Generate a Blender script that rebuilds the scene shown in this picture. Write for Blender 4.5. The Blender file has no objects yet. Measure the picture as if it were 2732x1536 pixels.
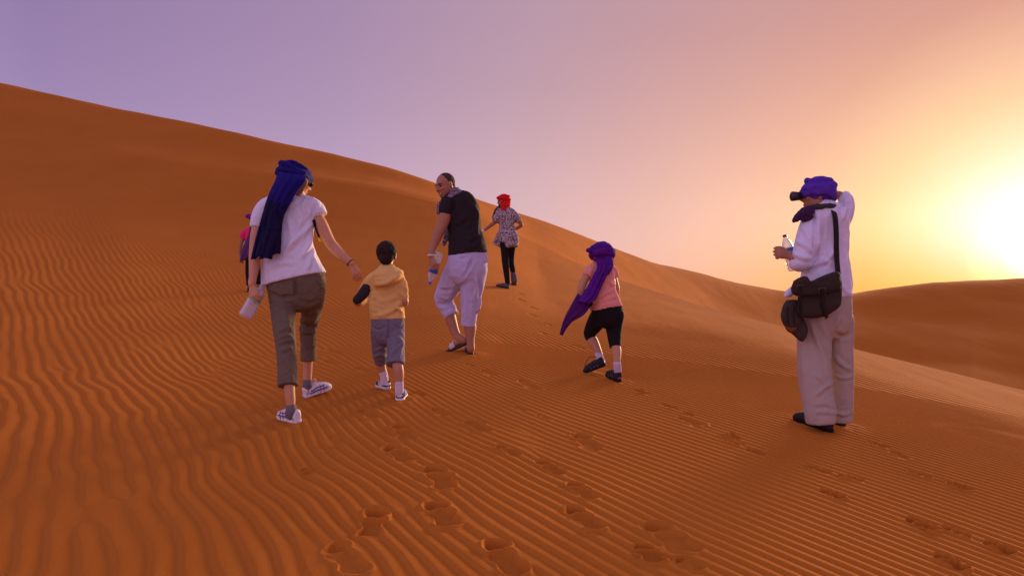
import bpy, math, random
import numpy as np
from mathutils import Vector, Matrix
random.seed(7)
SC = bpy.context.scene
COL = SC.collection

# ------------------------------------------------------------------ camera
F = 24.0 / 36.0 * 2732.0          # focal length in photograph pixels
CX, HZ = 1366.0, 817.0            # picture centre, row of the horizon
cam_d = bpy.data.cameras.new("camera")
cam = bpy.data.objects.new("camera", cam_d); COL.objects.link(cam)
cam.location = (0, 0, 0); cam.rotation_euler = (math.radians(90), 0, 0)
cam_d.lens = 24.0; cam_d.sensor_width = 36.0
cam_d.shift_y = (HZ - 768.0) / 2732.0
cam_d.clip_start = 0.05; cam_d.clip_end = 6000
SC.camera = cam

# ------------------------------------------------------------------ sky, sun, exposure
def lin(c):
    return tuple((v / 255.0 / 12.92) if v / 255.0 <= 0.04045 else ((v / 255.0 + 0.055) / 1.055) ** 2.4 for v in c)
SUN_AZ, SUN_EL, GLOW_EL = math.radians(38.4), math.radians(9.3), math.radians(3.4)     # azimuth clockwise from +Y
SUN_DIR = Vector((math.sin(SUN_AZ) * math.cos(SUN_EL), math.cos(SUN_AZ) * math.cos(SUN_EL), math.sin(SUN_EL)))
GLOW_DIR = Vector((math.sin(SUN_AZ) * math.cos(GLOW_EL), math.cos(SUN_AZ) * math.cos(GLOW_EL), math.sin(GLOW_EL)))
world = bpy.data.worlds.new("World"); SC.world = world; world.use_nodes = True
wn, wl = world.node_tree.nodes, world.node_tree.links
wn.clear()
w_out = wn.new("ShaderNodeOutputWorld"); bg = wn.new("ShaderNodeBackground")
tc = wn.new("ShaderNodeTexCoord")
nrm = wn.new("ShaderNodeVectorMath"); nrm.operation = 'NORMALIZE'
wl.new(tc.outputs['Generated'], nrm.inputs[0])
dot = wn.new("ShaderNodeVectorMath"); dot.operation = 'DOT_PRODUCT'; dot.inputs[1].default_value = GLOW_DIR
wl.new(nrm.outputs[0], dot.inputs[0])
ac = wn.new("ShaderNodeMath"); ac.operation = 'ARCCOSINE'; wl.new(dot.outputs['Value'], ac.inputs[0])
an = wn.new("ShaderNodeMath"); an.operation = 'DIVIDE'; wl.new(ac.outputs[0], an.inputs[0]); an.inputs[1].default_value = math.pi
def ramp(stops):
    r = wn.new("ShaderNodeValToRGB"); cr = r.color_ramp; cr.interpolation = 'LINEAR'
    while len(cr.elements) > 1: cr.elements.remove(cr.elements[-1])
    for i, (deg, c, k) in enumerate(stops):
        e = cr.elements[0] if i == 0 else cr.elements.new(deg / 180.0)
        e.position = deg / 180.0
        l = lin(c); e.color = (l[0] * k, l[1] * k, l[2] * k, 1)
    wl.new(an.outputs[0], r.inputs[0]); return r
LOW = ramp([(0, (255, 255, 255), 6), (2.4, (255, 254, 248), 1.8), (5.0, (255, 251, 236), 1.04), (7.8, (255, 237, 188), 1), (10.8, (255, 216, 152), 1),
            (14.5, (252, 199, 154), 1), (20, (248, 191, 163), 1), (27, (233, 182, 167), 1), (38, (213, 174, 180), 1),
            (52, (190, 160, 190), 1), (73, (168, 143, 187), 1), (105, (192, 165, 208), 1.35), (180, (208, 175, 214), 1.9)])  # end stops: unseen sky behind the camera, brightened to light the figures
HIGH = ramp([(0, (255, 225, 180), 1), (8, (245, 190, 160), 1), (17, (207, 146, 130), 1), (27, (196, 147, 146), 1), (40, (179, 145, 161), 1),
             (55, (160, 132, 166), 1), (73, (141, 118, 160), 1), (105, (160, 140, 188), 1.15), (180, (185, 160, 204), 1.5)])  # end stops out of view are raised too, as added fill light
sep = wn.new("ShaderNodeSeparateXYZ"); wl.new(nrm.outputs[0], sep.inputs[0])
mr = wn.new("ShaderNodeMapRange"); mr.interpolation_type = 'SMOOTHSTEP'
mr.inputs['From Min'].default_value = 0.06; mr.inputs['From Max'].default_value = 0.40
wl.new(sep.outputs['Z'], mr.inputs['Value'])
mx = wn.new("ShaderNodeMix"); mx.data_type = 'RGBA'
hm = wn.new("ShaderNodeMapRange"); hm.interpolation_type = 'SMOOTHSTEP'
hm.inputs['From Min'].default_value = 0.0; hm.inputs['From Max'].default_value = 0.13; wl.new(sep.outputs['Z'], hm.inputs['Value'])
tint = wn.new("ShaderNodeMix"); tint.data_type = 'RGBA'; tint.inputs[6].default_value = (1.0, .50, .12, 1); tint.inputs[7].default_value = (1, 1, 1, 1)
wl.new(hm.outputs[0], tint.inputs['Factor'])
lowt = wn.new("ShaderNodeMix"); lowt.data_type = 'RGBA'; lowt.blend_type = 'MULTIPLY'; 
ta = wn.new("ShaderNodeMapRange"); ta.interpolation_type = 'SMOOTHSTEP'; ta.inputs['From Min'].default_value = 5 / 180; ta.inputs['From Max'].default_value = 30 / 180
ta.inputs['To Min'].default_value = 1.0; ta.inputs['To Max'].default_value = 0.12; wl.new(an.outputs[0], ta.inputs['Value']); wl.new(ta.outputs[0], lowt.inputs['Factor'])
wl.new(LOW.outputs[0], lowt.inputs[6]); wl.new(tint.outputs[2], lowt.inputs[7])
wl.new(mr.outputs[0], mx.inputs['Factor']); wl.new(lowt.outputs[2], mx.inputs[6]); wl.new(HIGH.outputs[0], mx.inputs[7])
# faint high cirrus mottling so that the sky is not a perfect gradient
mp = wn.new("ShaderNodeMapping"); mp.inputs['Scale'].default_value = (1.2, 1.2, 5.0); wl.new(nrm.outputs[0], mp.inputs[0])
nz = wn.new("ShaderNodeTexNoise"); nz.inputs['Scale'].default_value = 1.6; nz.inputs['Detail'].default_value = 3; wl.new(mp.outputs[0], nz.inputs['Vector'])
nm = wn.new("ShaderNodeMapRange"); nm.inputs['To Min'].default_value = 0.955; nm.inputs['To Max'].default_value = 1.045; wl.new(nz.outputs['Fac'], nm.inputs['Value'])
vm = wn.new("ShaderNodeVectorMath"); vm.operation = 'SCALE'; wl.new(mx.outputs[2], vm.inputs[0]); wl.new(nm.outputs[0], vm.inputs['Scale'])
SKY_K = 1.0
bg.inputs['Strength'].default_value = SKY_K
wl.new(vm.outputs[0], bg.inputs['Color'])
# the Nishita sky adds the physical twilight at low strength
nsky = wn.new("ShaderNodeTexSky"); nsky.sky_type = 'NISHITA'; nsky.sun_disc = False
nsky.sun_elevation = SUN_EL; nsky.sun_rotation = SUN_AZ
bg2 = wn.new("ShaderNodeBackground"); bg2.inputs['Strength'].default_value = 0.004
wl.new(nsky.outputs[0], bg2.inputs['Color'])
ad = wn.new("ShaderNodeAddShader"); wl.new(bg.outputs[0], ad.inputs[0]); wl.new(bg2.outputs[0], ad.inputs[1])
wl.new(ad.outputs[0], w_out.inputs[0])

sun_d = bpy.data.lights.new("sun", 'SUN'); sun_d.energy = 5.0; sun_d.angle = math.radians(16.0); sun_d.color = (1.0, 0.68, 0.42)
sun = bpy.data.objects.new("sun", sun_d); COL.objects.link(sun)
sun.rotation_euler = (-SUN_DIR).to_track_quat('-Z', 'Y').to_euler()
SC.view_settings.view_transform = 'Standard'; SC.view_settings.look = 'None'
SC.view_settings.gamma = 1.0; SC.view_settings.use_curve_mapping = False
SC.view_settings.exposure = 0.10
SC.cycles.max_bounces = 6; SC.cycles.transmission_bounces = 8; SC.cycles.transparent_max_bounces = 8

# ------------------------------------------------------------------ materials
def fabric(name, c, rough=0.9, bump=0.25, bscale=180, c2=None, vscale=6.0, vary=0.12, sheen=0.0, alpha=None, wr=0.0, trans=0.0):
    m = bpy.data.materials.new(name); m.use_nodes = True
    n, l = m.node_tree.nodes, m.node_tree.links; b = n['Principled BSDF']
    t = n.new("ShaderNodeTexCoord")
    a = n.new("ShaderNodeTexNoise"); a.inputs['Scale'].default_value = vscale; a.inputs['Detail'].default_value = 4
    l.new(t.outputs['Object'], a.inputs['Vector'])
    x = n.new("ShaderNodeMix"); x.data_type = 'RGBA'
    d = c2 or tuple(v * (1 - vary) for v in c)
    x.inputs[6].default_value = (*d, 1); x.inputs[7].default_value = (*[min(1, v * (1 + (0 if c2 else vary))) for v in c], 1)
    if c2:
        pr = n.new("ShaderNodeMapRange"); pr.inputs['From Min'].default_value = .42; pr.inputs['From Max'].default_value = .56; l.new(a.outputs['Fac'], pr.inputs['Value']); l.new(pr.outputs[0], x.inputs['Factor'])
    else: l.new(a.outputs['Fac'], x.inputs['Factor'])
    l.new(x.outputs[2], b.inputs['Base Color'])
    b.inputs['Roughness'].default_value = rough; b.inputs['Specular IOR Level'].default_value = 0.25
    if sheen: b.inputs['Sheen Weight'].default_value = sheen; b.inputs['Sheen Roughness'].default_value = 0.4
    if bump:
        g = n.new("ShaderNodeTexNoise"); g.inputs['Scale'].default_value = bscale; g.inputs['Detail'].default_value = 2
        l.new(t.outputs['Object'], g.inputs['Vector'])
        u = n.new("ShaderNodeBump"); u.inputs['Strength'].default_value = bump; u.inputs['Distance'].default_value = 0.003
        l.new(g.outputs['Fac'], u.inputs['Height'])
        last = u
        if wr:
            h = n.new("ShaderNodeTexNoise"); h.inputs['Scale'].default_value = 17; h.inputs['Detail'].default_value = 2.5; h.inputs['Distortion'].default_value = 1.2
            l.new(t.outputs['Object'], h.inputs['Vector'])
            u2 = n.new("ShaderNodeBump"); u2.inputs['Strength'].default_value = min(1, wr * 1.5); u2.inputs['Distance'].default_value = 0.028
            l.new(h.outputs['Fac'], u2.inputs['Height']); l.new(u.outputs[0], u2.inputs['Normal']); last = u2
        l.new(last.outputs[0], b.inputs['Normal'])
    if alpha is not None: b.inputs['Alpha'].default_value = alpha
    if trans:
        tl = n.new("ShaderNodeBsdfTranslucent"); l.new(x.outputs[2], tl.inputs['Color'])
        ms = n.new("ShaderNodeMixShader"); ms.inputs[0].default_value = trans
        l.new(b.outputs[0], ms.inputs[1]); l.new(tl.outputs[0], ms.inputs[2]); l.new(ms.outputs[0], n['Material Output'].inputs[0])
    return m
def skin_mat(name, c):
    m = fabric(name, c, rough=0.55, bump=0.12, bscale=120, vscale=9, vary=0.13)
    b = m.node_tree.nodes['Principled BSDF']
    b.inputs['Subsurface Weight'].default_value = 0.12; b.inputs['Subsurface Radius'].default_value = (0.012, 0.004, 0.002); b.inputs['Subsurface Scale'].default_value = 1.0
    b.inputs['Specular IOR Level'].default_value = 0.4
    return m
def plain(name, c, rough=0.5, metal=0.0, spec=0.5):
    m = bpy.data.materials.new(name); m.use_nodes = True
    n, l = m.node_tree.nodes, m.node_tree.links; b = n['Principled BSDF']
    t = n.new("ShaderNodeTexCoord"); a = n.new("ShaderNodeTexNoise"); a.inputs['Scale'].default_value = 40
    l.new(t.outputs['Object'], a.inputs['Vector'])
    x = n.new("ShaderNodeMix"); x.data_type = 'RGBA'; x.inputs[6].default_value = (*[v * .88 for v in c], 1); x.inputs[7].default_value = (*[min(1, v * 1.1) for v in c], 1)
    if c2:
        pr = n.new("ShaderNodeMapRange"); pr.inputs['From Min'].default_value = .42; pr.inputs['From Max'].default_value = .56; l.new(a.outputs['Fac'], pr.inputs['Value']); l.new(pr.outputs[0], x.inputs['Factor'])
    else: l.new(a.outputs['Fac'], x.inputs['Factor'])
    l.new(x.outputs[2], b.inputs['Base Color'])
    b.inputs['Roughness'].default_value = rough; b.inputs['Metallic'].default_value = metal; b.inputs['Specular IOR Level'].default_value = spec
    return m
def sand_mat(name):
    m = bpy.data.materials.new(name); m.use_nodes = True
    n, l = m.node_tree.nodes, m.node_tree.links; b = n['Principled BSDF']
    t = n.new("ShaderNodeTexCoord")
    a = n.new("ShaderNodeTexNoise"); a.inputs['Scale'].default_value = 0.35; a.inputs['Detail'].default_value = 5; l.new(t.outputs['Object'], a.inputs['Vector'])
    x = n.new("ShaderNodeMix"); x.data_type = 'RGBA'
    x.inputs[6].default_value = (*SAND_A, 1); x.inputs[7].default_value = (*SAND_B, 1); l.new(a.outputs['Fac'], x.inputs['Factor'])
    g = n.new("ShaderNodeTexNoise"); g.inputs['Scale'].default_value = 260; g.inputs['Detail'].default_value = 3; l.new(t.outputs['Object'], g.inputs['Vector'])
    gr = n.new("ShaderNodeMapRange"); gr.inputs['From Min'].default_value = 0.25; gr.inputs['From Max'].default_value = 0.75
    gr.inputs['To Min'].default_value = 0.82; gr.inputs['To Max'].default_value = 1.18; l.new(g.outputs['Fac'], gr.inputs['Value'])
    v = n.new("ShaderNodeVectorMath"); v.operation = 'SCALE'; l.new(x.outputs[2], v.inputs[0]); l.new(gr.outputs[0], v.inputs['Scale'])
    l.new(v.outputs[0], b.inputs['Base Color'])
    b.inputs['Roughness'].default_value = 1.0; b.inputs['Specular IOR Level'].default_value = 0.04
    u = n.new("ShaderNodeBump"); u.inputs['Strength'].default_value = 0.35; u.inputs['Distance'].default_value = 0.0025
    l.new(g.outputs['Fac'], u.inputs['Height'])
    # broad, low wind scour for the far slopes
    mp = n.new("ShaderNodeMapping"); mp.inputs['Rotation'].default_value = (0, 0, math.radians(-38)); mp.inputs['Scale'].default_value = (1.0, 0.22, 1.0); l.new(t.outputs['Object'], mp.inputs[0])
    s2 = n.new("ShaderNodeTexNoise"); s2.inputs['Scale'].default_value = 0.9; s2.inputs['Detail'].default_value = 6; l.new(mp.outputs[0], s2.inputs['Vector'])
    u2 = n.new("ShaderNodeBump"); u2.inputs['Strength'].default_value = 0.45; u2.inputs['Distance'].default_value = 0.12
    l.new(s2.outputs['Fac'], u2.inputs['Height']); l.new(u.outputs[0], u2.inputs['Normal']); l.new(u2.outputs[0], b.inputs['Normal'])
    return m
SAND_A = (0.44, 0.136, 0.0155); SAND_B = (0.52, 0.170, 0.0235)
SAND = sand_mat("sand")

# ------------------------------------------------------------------ numpy noise
_rng = np.random.RandomState(11)
_perm = _rng.permutation(256); _perm = np.concatenate([_perm, _perm, _perm])
_grad = _rng.normal(size=(256, 3)); _grad /= np.linalg.norm(_grad, axis=1)[:, None]
def noise3(p):
    p = np.asarray(p, dtype=np.float64); i = np.floor(p).astype(int); f = p - i; i &= 255
    u = f * f * f * (f * (f * 6 - 15) + 10)
    def g(dx, dy, dz):
        h = _perm[_perm[_perm[(i[:, 0] + dx) & 255] + ((i[:, 1] + dy) & 255)] + ((i[:, 2] + dz) & 255)] & 255
        return (_grad[h] * (f - np.array([dx, dy, dz]))).sum(1)
    x00 = g(0,0,0)*(1-u[:,0])+g(1,0,0)*u[:,0]; x10 = g(0,1,0)*(1-u[:,0])+g(1,1,0)*u[:,0]
    x01 = g(0,0,1)*(1-u[:,0])+g(1,0,1)*u[:,0]; x11 = g(0,1,1)*(1-u[:,0])+g(1,1,1)*u[:,0]
    return (x00*(1-u[:,1])+x10*u[:,1])*(1-u[:,2]) + (x01*(1-u[:,1])+x11*u[:,1])*u[:,2]
def noise2(x, y, f, seed=0.0):
    sh = x.shape
    return noise3(np.stack([x.ravel() * f, y.ravel() * f, np.full(x.size, seed * 3.7 + .5)], 1)).reshape(sh)
def sstep(a, b, x):
    t = np.clip((x - a) / (b - a), 0, 1); return t * t * (3 - 2 * t)

# ------------------------------------------------------------------ dunes
PX = np.array([-900, 0, 140, 326, 489, 699, 885, 1025, 1155, 1264, 1392, 1430, 1555, 1653, 1755, 1942, 2082, 2269, 2500, 2732, 3500], float)
def col(vals):     # {px: value} -> values at PX
    k = sorted(vals); return np.interp(PX, k, [vals[i] for i in k])
SKYR = col({-900: 40, 0: 222, 140: 250, 270: 280, 466: 322, 699: 373, 829: 399, 1025: 448, 1155: 492, 1264: 537, 1313: 556, 1392: 581, 1448: 598, 1485: 614,
            1578: 644, 1653: 671, 1755: 703, 1895: 740, 2012: 765, 2100: 779, 2269: 783, 2359: 781, 2483: 750, 2601: 757, 2732: 743, 3500: 715})
CRR = col({-900: 250, 0: 366, 140: 394, 326: 413, 489: 441, 699: 469, 885: 485, 1025: 508, 1155: 538, 1264: 572, 1392: 630, 1430: 649, 1555: 710, 1653: 747, 1755: 780,
           1942: 835, 2082: 868, 2269: 928, 2500: 985, 2732: 1042, 3500: 1200})
YC = col({-900: 27, 0: 26, 489: 25, 1025: 25, 1264: 25, 1430: 27, 1555: 25, 1653: 21.5, 1755: 18, 1942: 13.8, 2082: 11.8, 2269: 9.8, 2500: 8.5, 2732: 7.4, 3500: 5.8})
PW = col({-900: 1.4, 0: 1.6, 300: 1.9, 600: 2.5, 1000: 3, 3500: 3})
HDP = col({-900: 0, 1264: 0, 1392: 0.0, 1430: .01, 1555: 0.05, 1942: 0.07, 2732: 0.09, 3500: .09})
YS = col({-900: 38, 0: 35.5, 699: 32.5, 1155: 34, 1264: 38, 1430: 45, 1555: 52, 1755: 60, 1942: 67, 2100: 74, 2269: 76, 3500: 78})
YB = col({-900: 32, 0: 30.5, 699: 29, 1155: 30, 1264: 30, 1430: 29, 1555: 31, 1755: 38, 1942: 48, 2100: 56, 2269: 59, 3500: 60})
TBR = col({1392: 632, 1430: 651, 1555: 716, 1755: 800, 1942: 858, 2100: 872, 2269: 873, 2411: 874, 2618: 857, 2732: 847, 3500: 820})
S_ = (PX - CX) / F; TS_ = (HZ - SKYR) / F; TC_ = (HZ - CRR) / F; TB_ = (HZ - TBR) / F
_left = PX < 1300
TB_ = np.where(_left, TC_ + (TS_ - TC_) * 0.52, TB_)
def smooth_param(vals, s, sig=8.0):
    g = np.linspace(S_[0], S_[-1], 900); v = np.interp(g, S_, vals)
    k = np.exp(-0.5 * (np.arange(-24, 25) / sig) ** 2); k /= k.sum()
    v = np.convolve(np.pad(v, 24, mode='edge'), k, 'valid')
    return np.interp(s, g, v)
def plane_z(x, y):
    return -1.35 + 0.13 * y - 0.03 * np.maximum(x, -1.0) - 0.13 * sstep(.3, -3.2, x) - 0.020 * np.maximum(x, 0) ** 2 / (1 + .12 * np.maximum(x, 0)) + 0.0006 * np.maximum(y - 6, 0) ** 2 - 0.03 * sstep(-.8, .9, x) * (np.logaddexp(0, (y - 4.6) / .5) * .5)
def near_t(s, y):
    y = np.maximum(y, .2)
    return plane_z(s * y, y) / y
def near_z(x, y):
    s = np.clip(x / np.maximum(y, 1.0), S_[0], S_[-1])
    yc = smooth_param(YC, s); tcr = smooth_param(TC_, s); pw = smooth_param(PW, s)
    w = np.clip(y / yc, 0, 1) ** pw
    z = plane_z(x, y)
    f = np.clip(y / yc, 0, 1.1)
    return z + y * (tcr - near_t(s, yc)) * w
def ground_hit(px, row):
    s, t = (px - CX) / F, (HZ - row) / F
    lo, hi = 1.2, float(smooth_param(YC, np.array([s]))[0])
    for _ in range(40):
        m = .5 * (lo + hi)
        if near_z(np.array([s * m]), np.array([m]))[0] < t * m: lo = m
        else: hi = m
    return Vector((s * m, m, t * m))

# wind ripples: narrow-band wave field with dislocations
def ripples(x, y):
    r0 = np.hypot(x, y); g0 = np.where(r0 > 7.5, (7.5 + (r0 - 7.5) * .50) / r0, 1.0); x = x * g0; y = y * g0
    wx = 0.10 * noise2(x, y, 0.75, 1) + 0.030 * noise2(x, y, 2.4, 2); wy = 0.10 * noise2(x, y, 0.75, 3) + 0.030 * noise2(x, y, 2.4, 4)
    left = 1 - sstep(-1.2, 1.0, x + 0.10 * (y - 4))
    X = x + wx * (0.35 + 1.25 * left); Y = y + wy * (0.35 + 1.25 * left)
    nx, ny = 0.765, 0.644
    q = X * nx + Y * ny; r = -X * ny + Y * nx
    q = q - 0.17 * (1 - sstep(-1.9, .3, x)) * np.clip(y - 2, 0, 2.6)
    # wavelength longer low on the left, shorter on the right
    lam = lambda v: 0.066 + 0.034 * (1 - sstep(0.2, 3.0, v))
    g = np.linspace(-60, 60, 24001); ph = np.concatenate([[0], np.cumsum(1.0 / lam(.5 * (g[1:] + g[:-1])) * np.diff(g))])
    phase = 2 * np.pi * np.interp(q, g, ph)
    S = np.zeros(x.shape, complex)
    rg = np.random.RandomState(5)
    for j in range(22):
        a = rg.normal(0, 1.9); b = rg.normal(0, 4.6)      # spread of the wave vector (rad/m) along and across the crests
        S += rg.uniform(.5, 1) * np.exp(1j * (a * 1.1 * r + b * q + rg.uniform(0, 6.28)))
    S /= 3.4
    S = 1.0 * (1 - 0.38 * left) + S * (0.52 + 0.42 * left)
    phi = phase + np.angle(S)
    amp = .3 + .7 * sstep(0.05, 0.45, np.abs(S))
    u = phi / (2 * np.pi); u = u - np.floor(u)
    # rounded, asymmetric crests with narrow dark troughs
    p = np.where(u < 0.25, 0.5 - 0.5 * np.cos(np.pi * u / 0.25), 0.5 + 0.5 * np.cos(np.pi * (u - 0.25) / 0.75))
    p = p ** 0.72 - 0.62
    return p * amp

# footprints: (toe px, toe row, heel px, heel row, width, depth)
def c2(a): return (800 + a[0] * .4392, 900 + a[1] * .4392, 800 + a[2] * .4392, 900 + a[3] * .4392)
def c3(a): return (1700 + a[0] * .4392, 900 + a[1] * .4392, 1700 + a[2] * .4392, 900 + a[3] * .4392)
def c4(a): return (1150 + a[0] * .4658, 500 + a[1] * .4658, 1150 + a[2] * .4658, 500 + a[3] * .4658)
PR = [(*c2(a), d) for *a, d in [
    (600, 510, 670, 625, .8), (535, 650, 655, 745, .9), (790, 765, 900, 930, 1.0), (800, 990, 925, 1150, 1.1), (470, 1035, 425, 1210, 1), (190, 1240, 370, 1420, .5),
    (1150, 1220, 1340, 1440, 1.1), (810, 425, 905, 475, .9), (1020, 500, 1135, 570, .9), (1215, 655, 1320, 720, .9), (1450, 740, 1600, 830, 1), (1640, 870, 1790, 980, .8),
    (1625, 1020, 1820, 1165, 1.1), (1690, 565, 1810, 710, .7), (1345, 250, 1425, 312, .6), (1440, 465, 1520, 495, .4), (1320, 415, 1365, 435, .6), (1110, 195, 1190, 230, .4), (1010, 160, 1060, 175, .5),
    (15, 795, 70, 830, .9), (375, 430, 455, 490, .45), (165, 70, 240, 95, .45), (150, 140, 230, 160, .6), (335, 180, 430, 205, .5), (690, 330, 770, 355, .7),
    (190, 585, 260, 640, .3), (120, 650, 190, 680, .3)]]
NC2P = len(PR)
PR += [(*c3(a), d * 1.4) for *a, d in [
    (0, 315, 45, 345, .9), (160, 405, 230, 435, .8), (290, 455, 345, 475, .8), (270, 485, 395, 540, .6), (545, 590, 630, 620, 1), (555, 630, 610, 650, .5), (670, 680, 770, 715, 1),
    (1045, 785, 1165, 825, 1), (1235, 835, 1360, 870, .8), (1120, 930, 1250, 985, 1.0), (1430, 640, 1500, 665, .7), (1550, 690, 1640, 735, .5),
    (1655, 815, 1780, 850, .8), (1890, 885, 2010, 930, .9), (1640, 1100, 1830, 1180, 1.2), (1890, 1165, 1980, 1190, .6), (2120, 1245, 2280, 1310, .9), (1815, 1320, 1990, 1415, 1.1),
    (85, 1110, 300, 1310, .5), (10, 1250, 120, 1370, .8), (230, 1330, 400, 1410, .3)]]
PR += [(*c4(a), d) for *a, d in [(495, 603, 540, 620, .6), (495, 637, 535, 652, .6), (565, 682, 610, 698, .6), (555, 722, 600, 738, .6), (650, 778, 690, 795, .7),
    (625, 828, 665, 842, .7), (825, 900, 880, 922, .6), (760, 560, 790, 568, .3)]]
def stamp(x, y):
    dz = np.zeros(x.shape); keep = np.ones(x.shape)
    for k, (ax, ay, bx, by, d) in enumerate(PR):
        a, b = ground_hit(ax, ay), ground_hit(bx, by)
        a, b = np.array(a[:2]), np.array(b[:2]); L = np.linalg.norm(a - b); u = (a - b) / L
        L = float(np.clip(L, .13, .34)); c = (a + b) / 2; v = np.array([-u[1], u[0]])
        sel = (np.abs(x - c[0]) < L + .1) & (np.abs(y - c[1]) < L + .1)
        X, Y = x[sel] - c[0], y[sel] - c[1]
        wd = 1.6 if c[1] > 7.5 else (1.0 if k < NC2P else 1.45)
        lu = (X * u[0] + Y * u[1]) / L; lv = (X * v[0] + Y * v[1]) / L
        wob = noise2(x[sel], y[sel], 9, k) * .10 + noise2(x[sel], y[sel], 30, k) * .02; lu = lu + wob; lv = lv + wob
        d = d * (1.25 if c[1] > 7.5 else 1.0)
        # a deep toe pit, a pushed-up ridge, then the flat shallow sole
        pit = np.sqrt(((lu - .31) / .20) ** 2 + (lv / (.19 * wd)) ** 2 + .5 * np.clip(lu - .32, 0, 1) * np.abs(lv) * 20)
        mp_ = 1 - sstep(.30, 1.03, pit)
        sole = (np.abs((lu + .18) / .31) ** 3.2 + np.abs((lv + .02 * math.sin(k)) / ((.20 - .06 * np.exp(-((lu + .16) / .12) ** 2)) * wd)) ** 3.2) ** (1 / 3.2)
        ms_ = 1 - sstep(.84, 1.04, sole)
        rr = np.minimum(pit, sole); m = np.maximum(mp_, ms_)
        rim = np.exp(-((rr - 1.16) / .13) ** 2)
        brk = np.clip(.6 + 2.4 * noise2(x[sel], y[sel], 9, k + 50), 0, 1.3); crumb = noise2(x[sel], y[sel], 38, k + 90) * .004 * m
        ridge = .012 * np.exp(-((lu - .13) / .045) ** 2) * np.exp(-(lv / (.15 * wd)) ** 2)
        dz[sel] += d * (-0.056 * mp_ * (.8 + .6 * np.clip((lu - .3) / .2, -1, 1)) - .020 * ms_ * (.8 + .5 * np.clip(-lu, 0, 1)) + .0085 * rim * brk + crumb + ridge)
        keep[sel] *= 1 - np.clip(m + .5 * rim, 0, .94) * min(1, d + .35)
    for (px, row, r) in [(757, 1120, .2), (830, 1050, .2), (1070, 1068, .16), (1018, 1040, .16), (1255, 945, .2), (1215, 932, .2), (1645, 1015, .17), (1595, 990, .2),
                         (2170, 1125, .26), (2250, 1135, .2), (1350, 768, .22), (1372, 760, .2), (665, 775, .2)]:
        g = ground_hit(px, row); rr = np.sqrt((x - g.x) ** 2 + (y - g.y) ** 2) / r
        keep *= 1 - .75 * np.exp(-rr ** 2 * 1.5)
        nb = rr < 2.0
        dz[nb] += (.0060 + .007 * noise2(x[nb], y[nb], 16, px * .01)) * np.exp(-((rr[nb] - .5) / .30) ** 2)
    return dz, keep

def grid_object(name, X, Y, Z, mat, kind="structure"):
    nr, nc = X.shape
    me = bpy.data.meshes.new(name)
    co = np.stack([X, Y, Z], -1).reshape(-1, 3).astype(np.float32)
    i = np.arange(nr * nc).reshape(nr, nc)
    q = np.stack([i[:-1, :-1], i[:-1, 1:], i[1:, 1:], i[1:, :-1]], -1).reshape(-1, 4).astype(np.int32)
    me.vertices.add(len(co)); me.vertices.foreach_set('co', co.ravel())
    me.loops.add(q.size); me.loops.foreach_set('vertex_index', q.ravel())
    me.polygons.add(len(q)); me.polygons.foreach_set('loop_start', np.arange(0, q.size, 4, dtype=np.int32))
    me.polygons.foreach_set('use_smooth', np.ones(len(q), dtype=bool))
    me.update(calc_edges=True); me.materials.append(mat)
    o = bpy.data.objects.new(name, me); COL.objects.link(o)
    if kind: o['kind'] = kind
    return o

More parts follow.
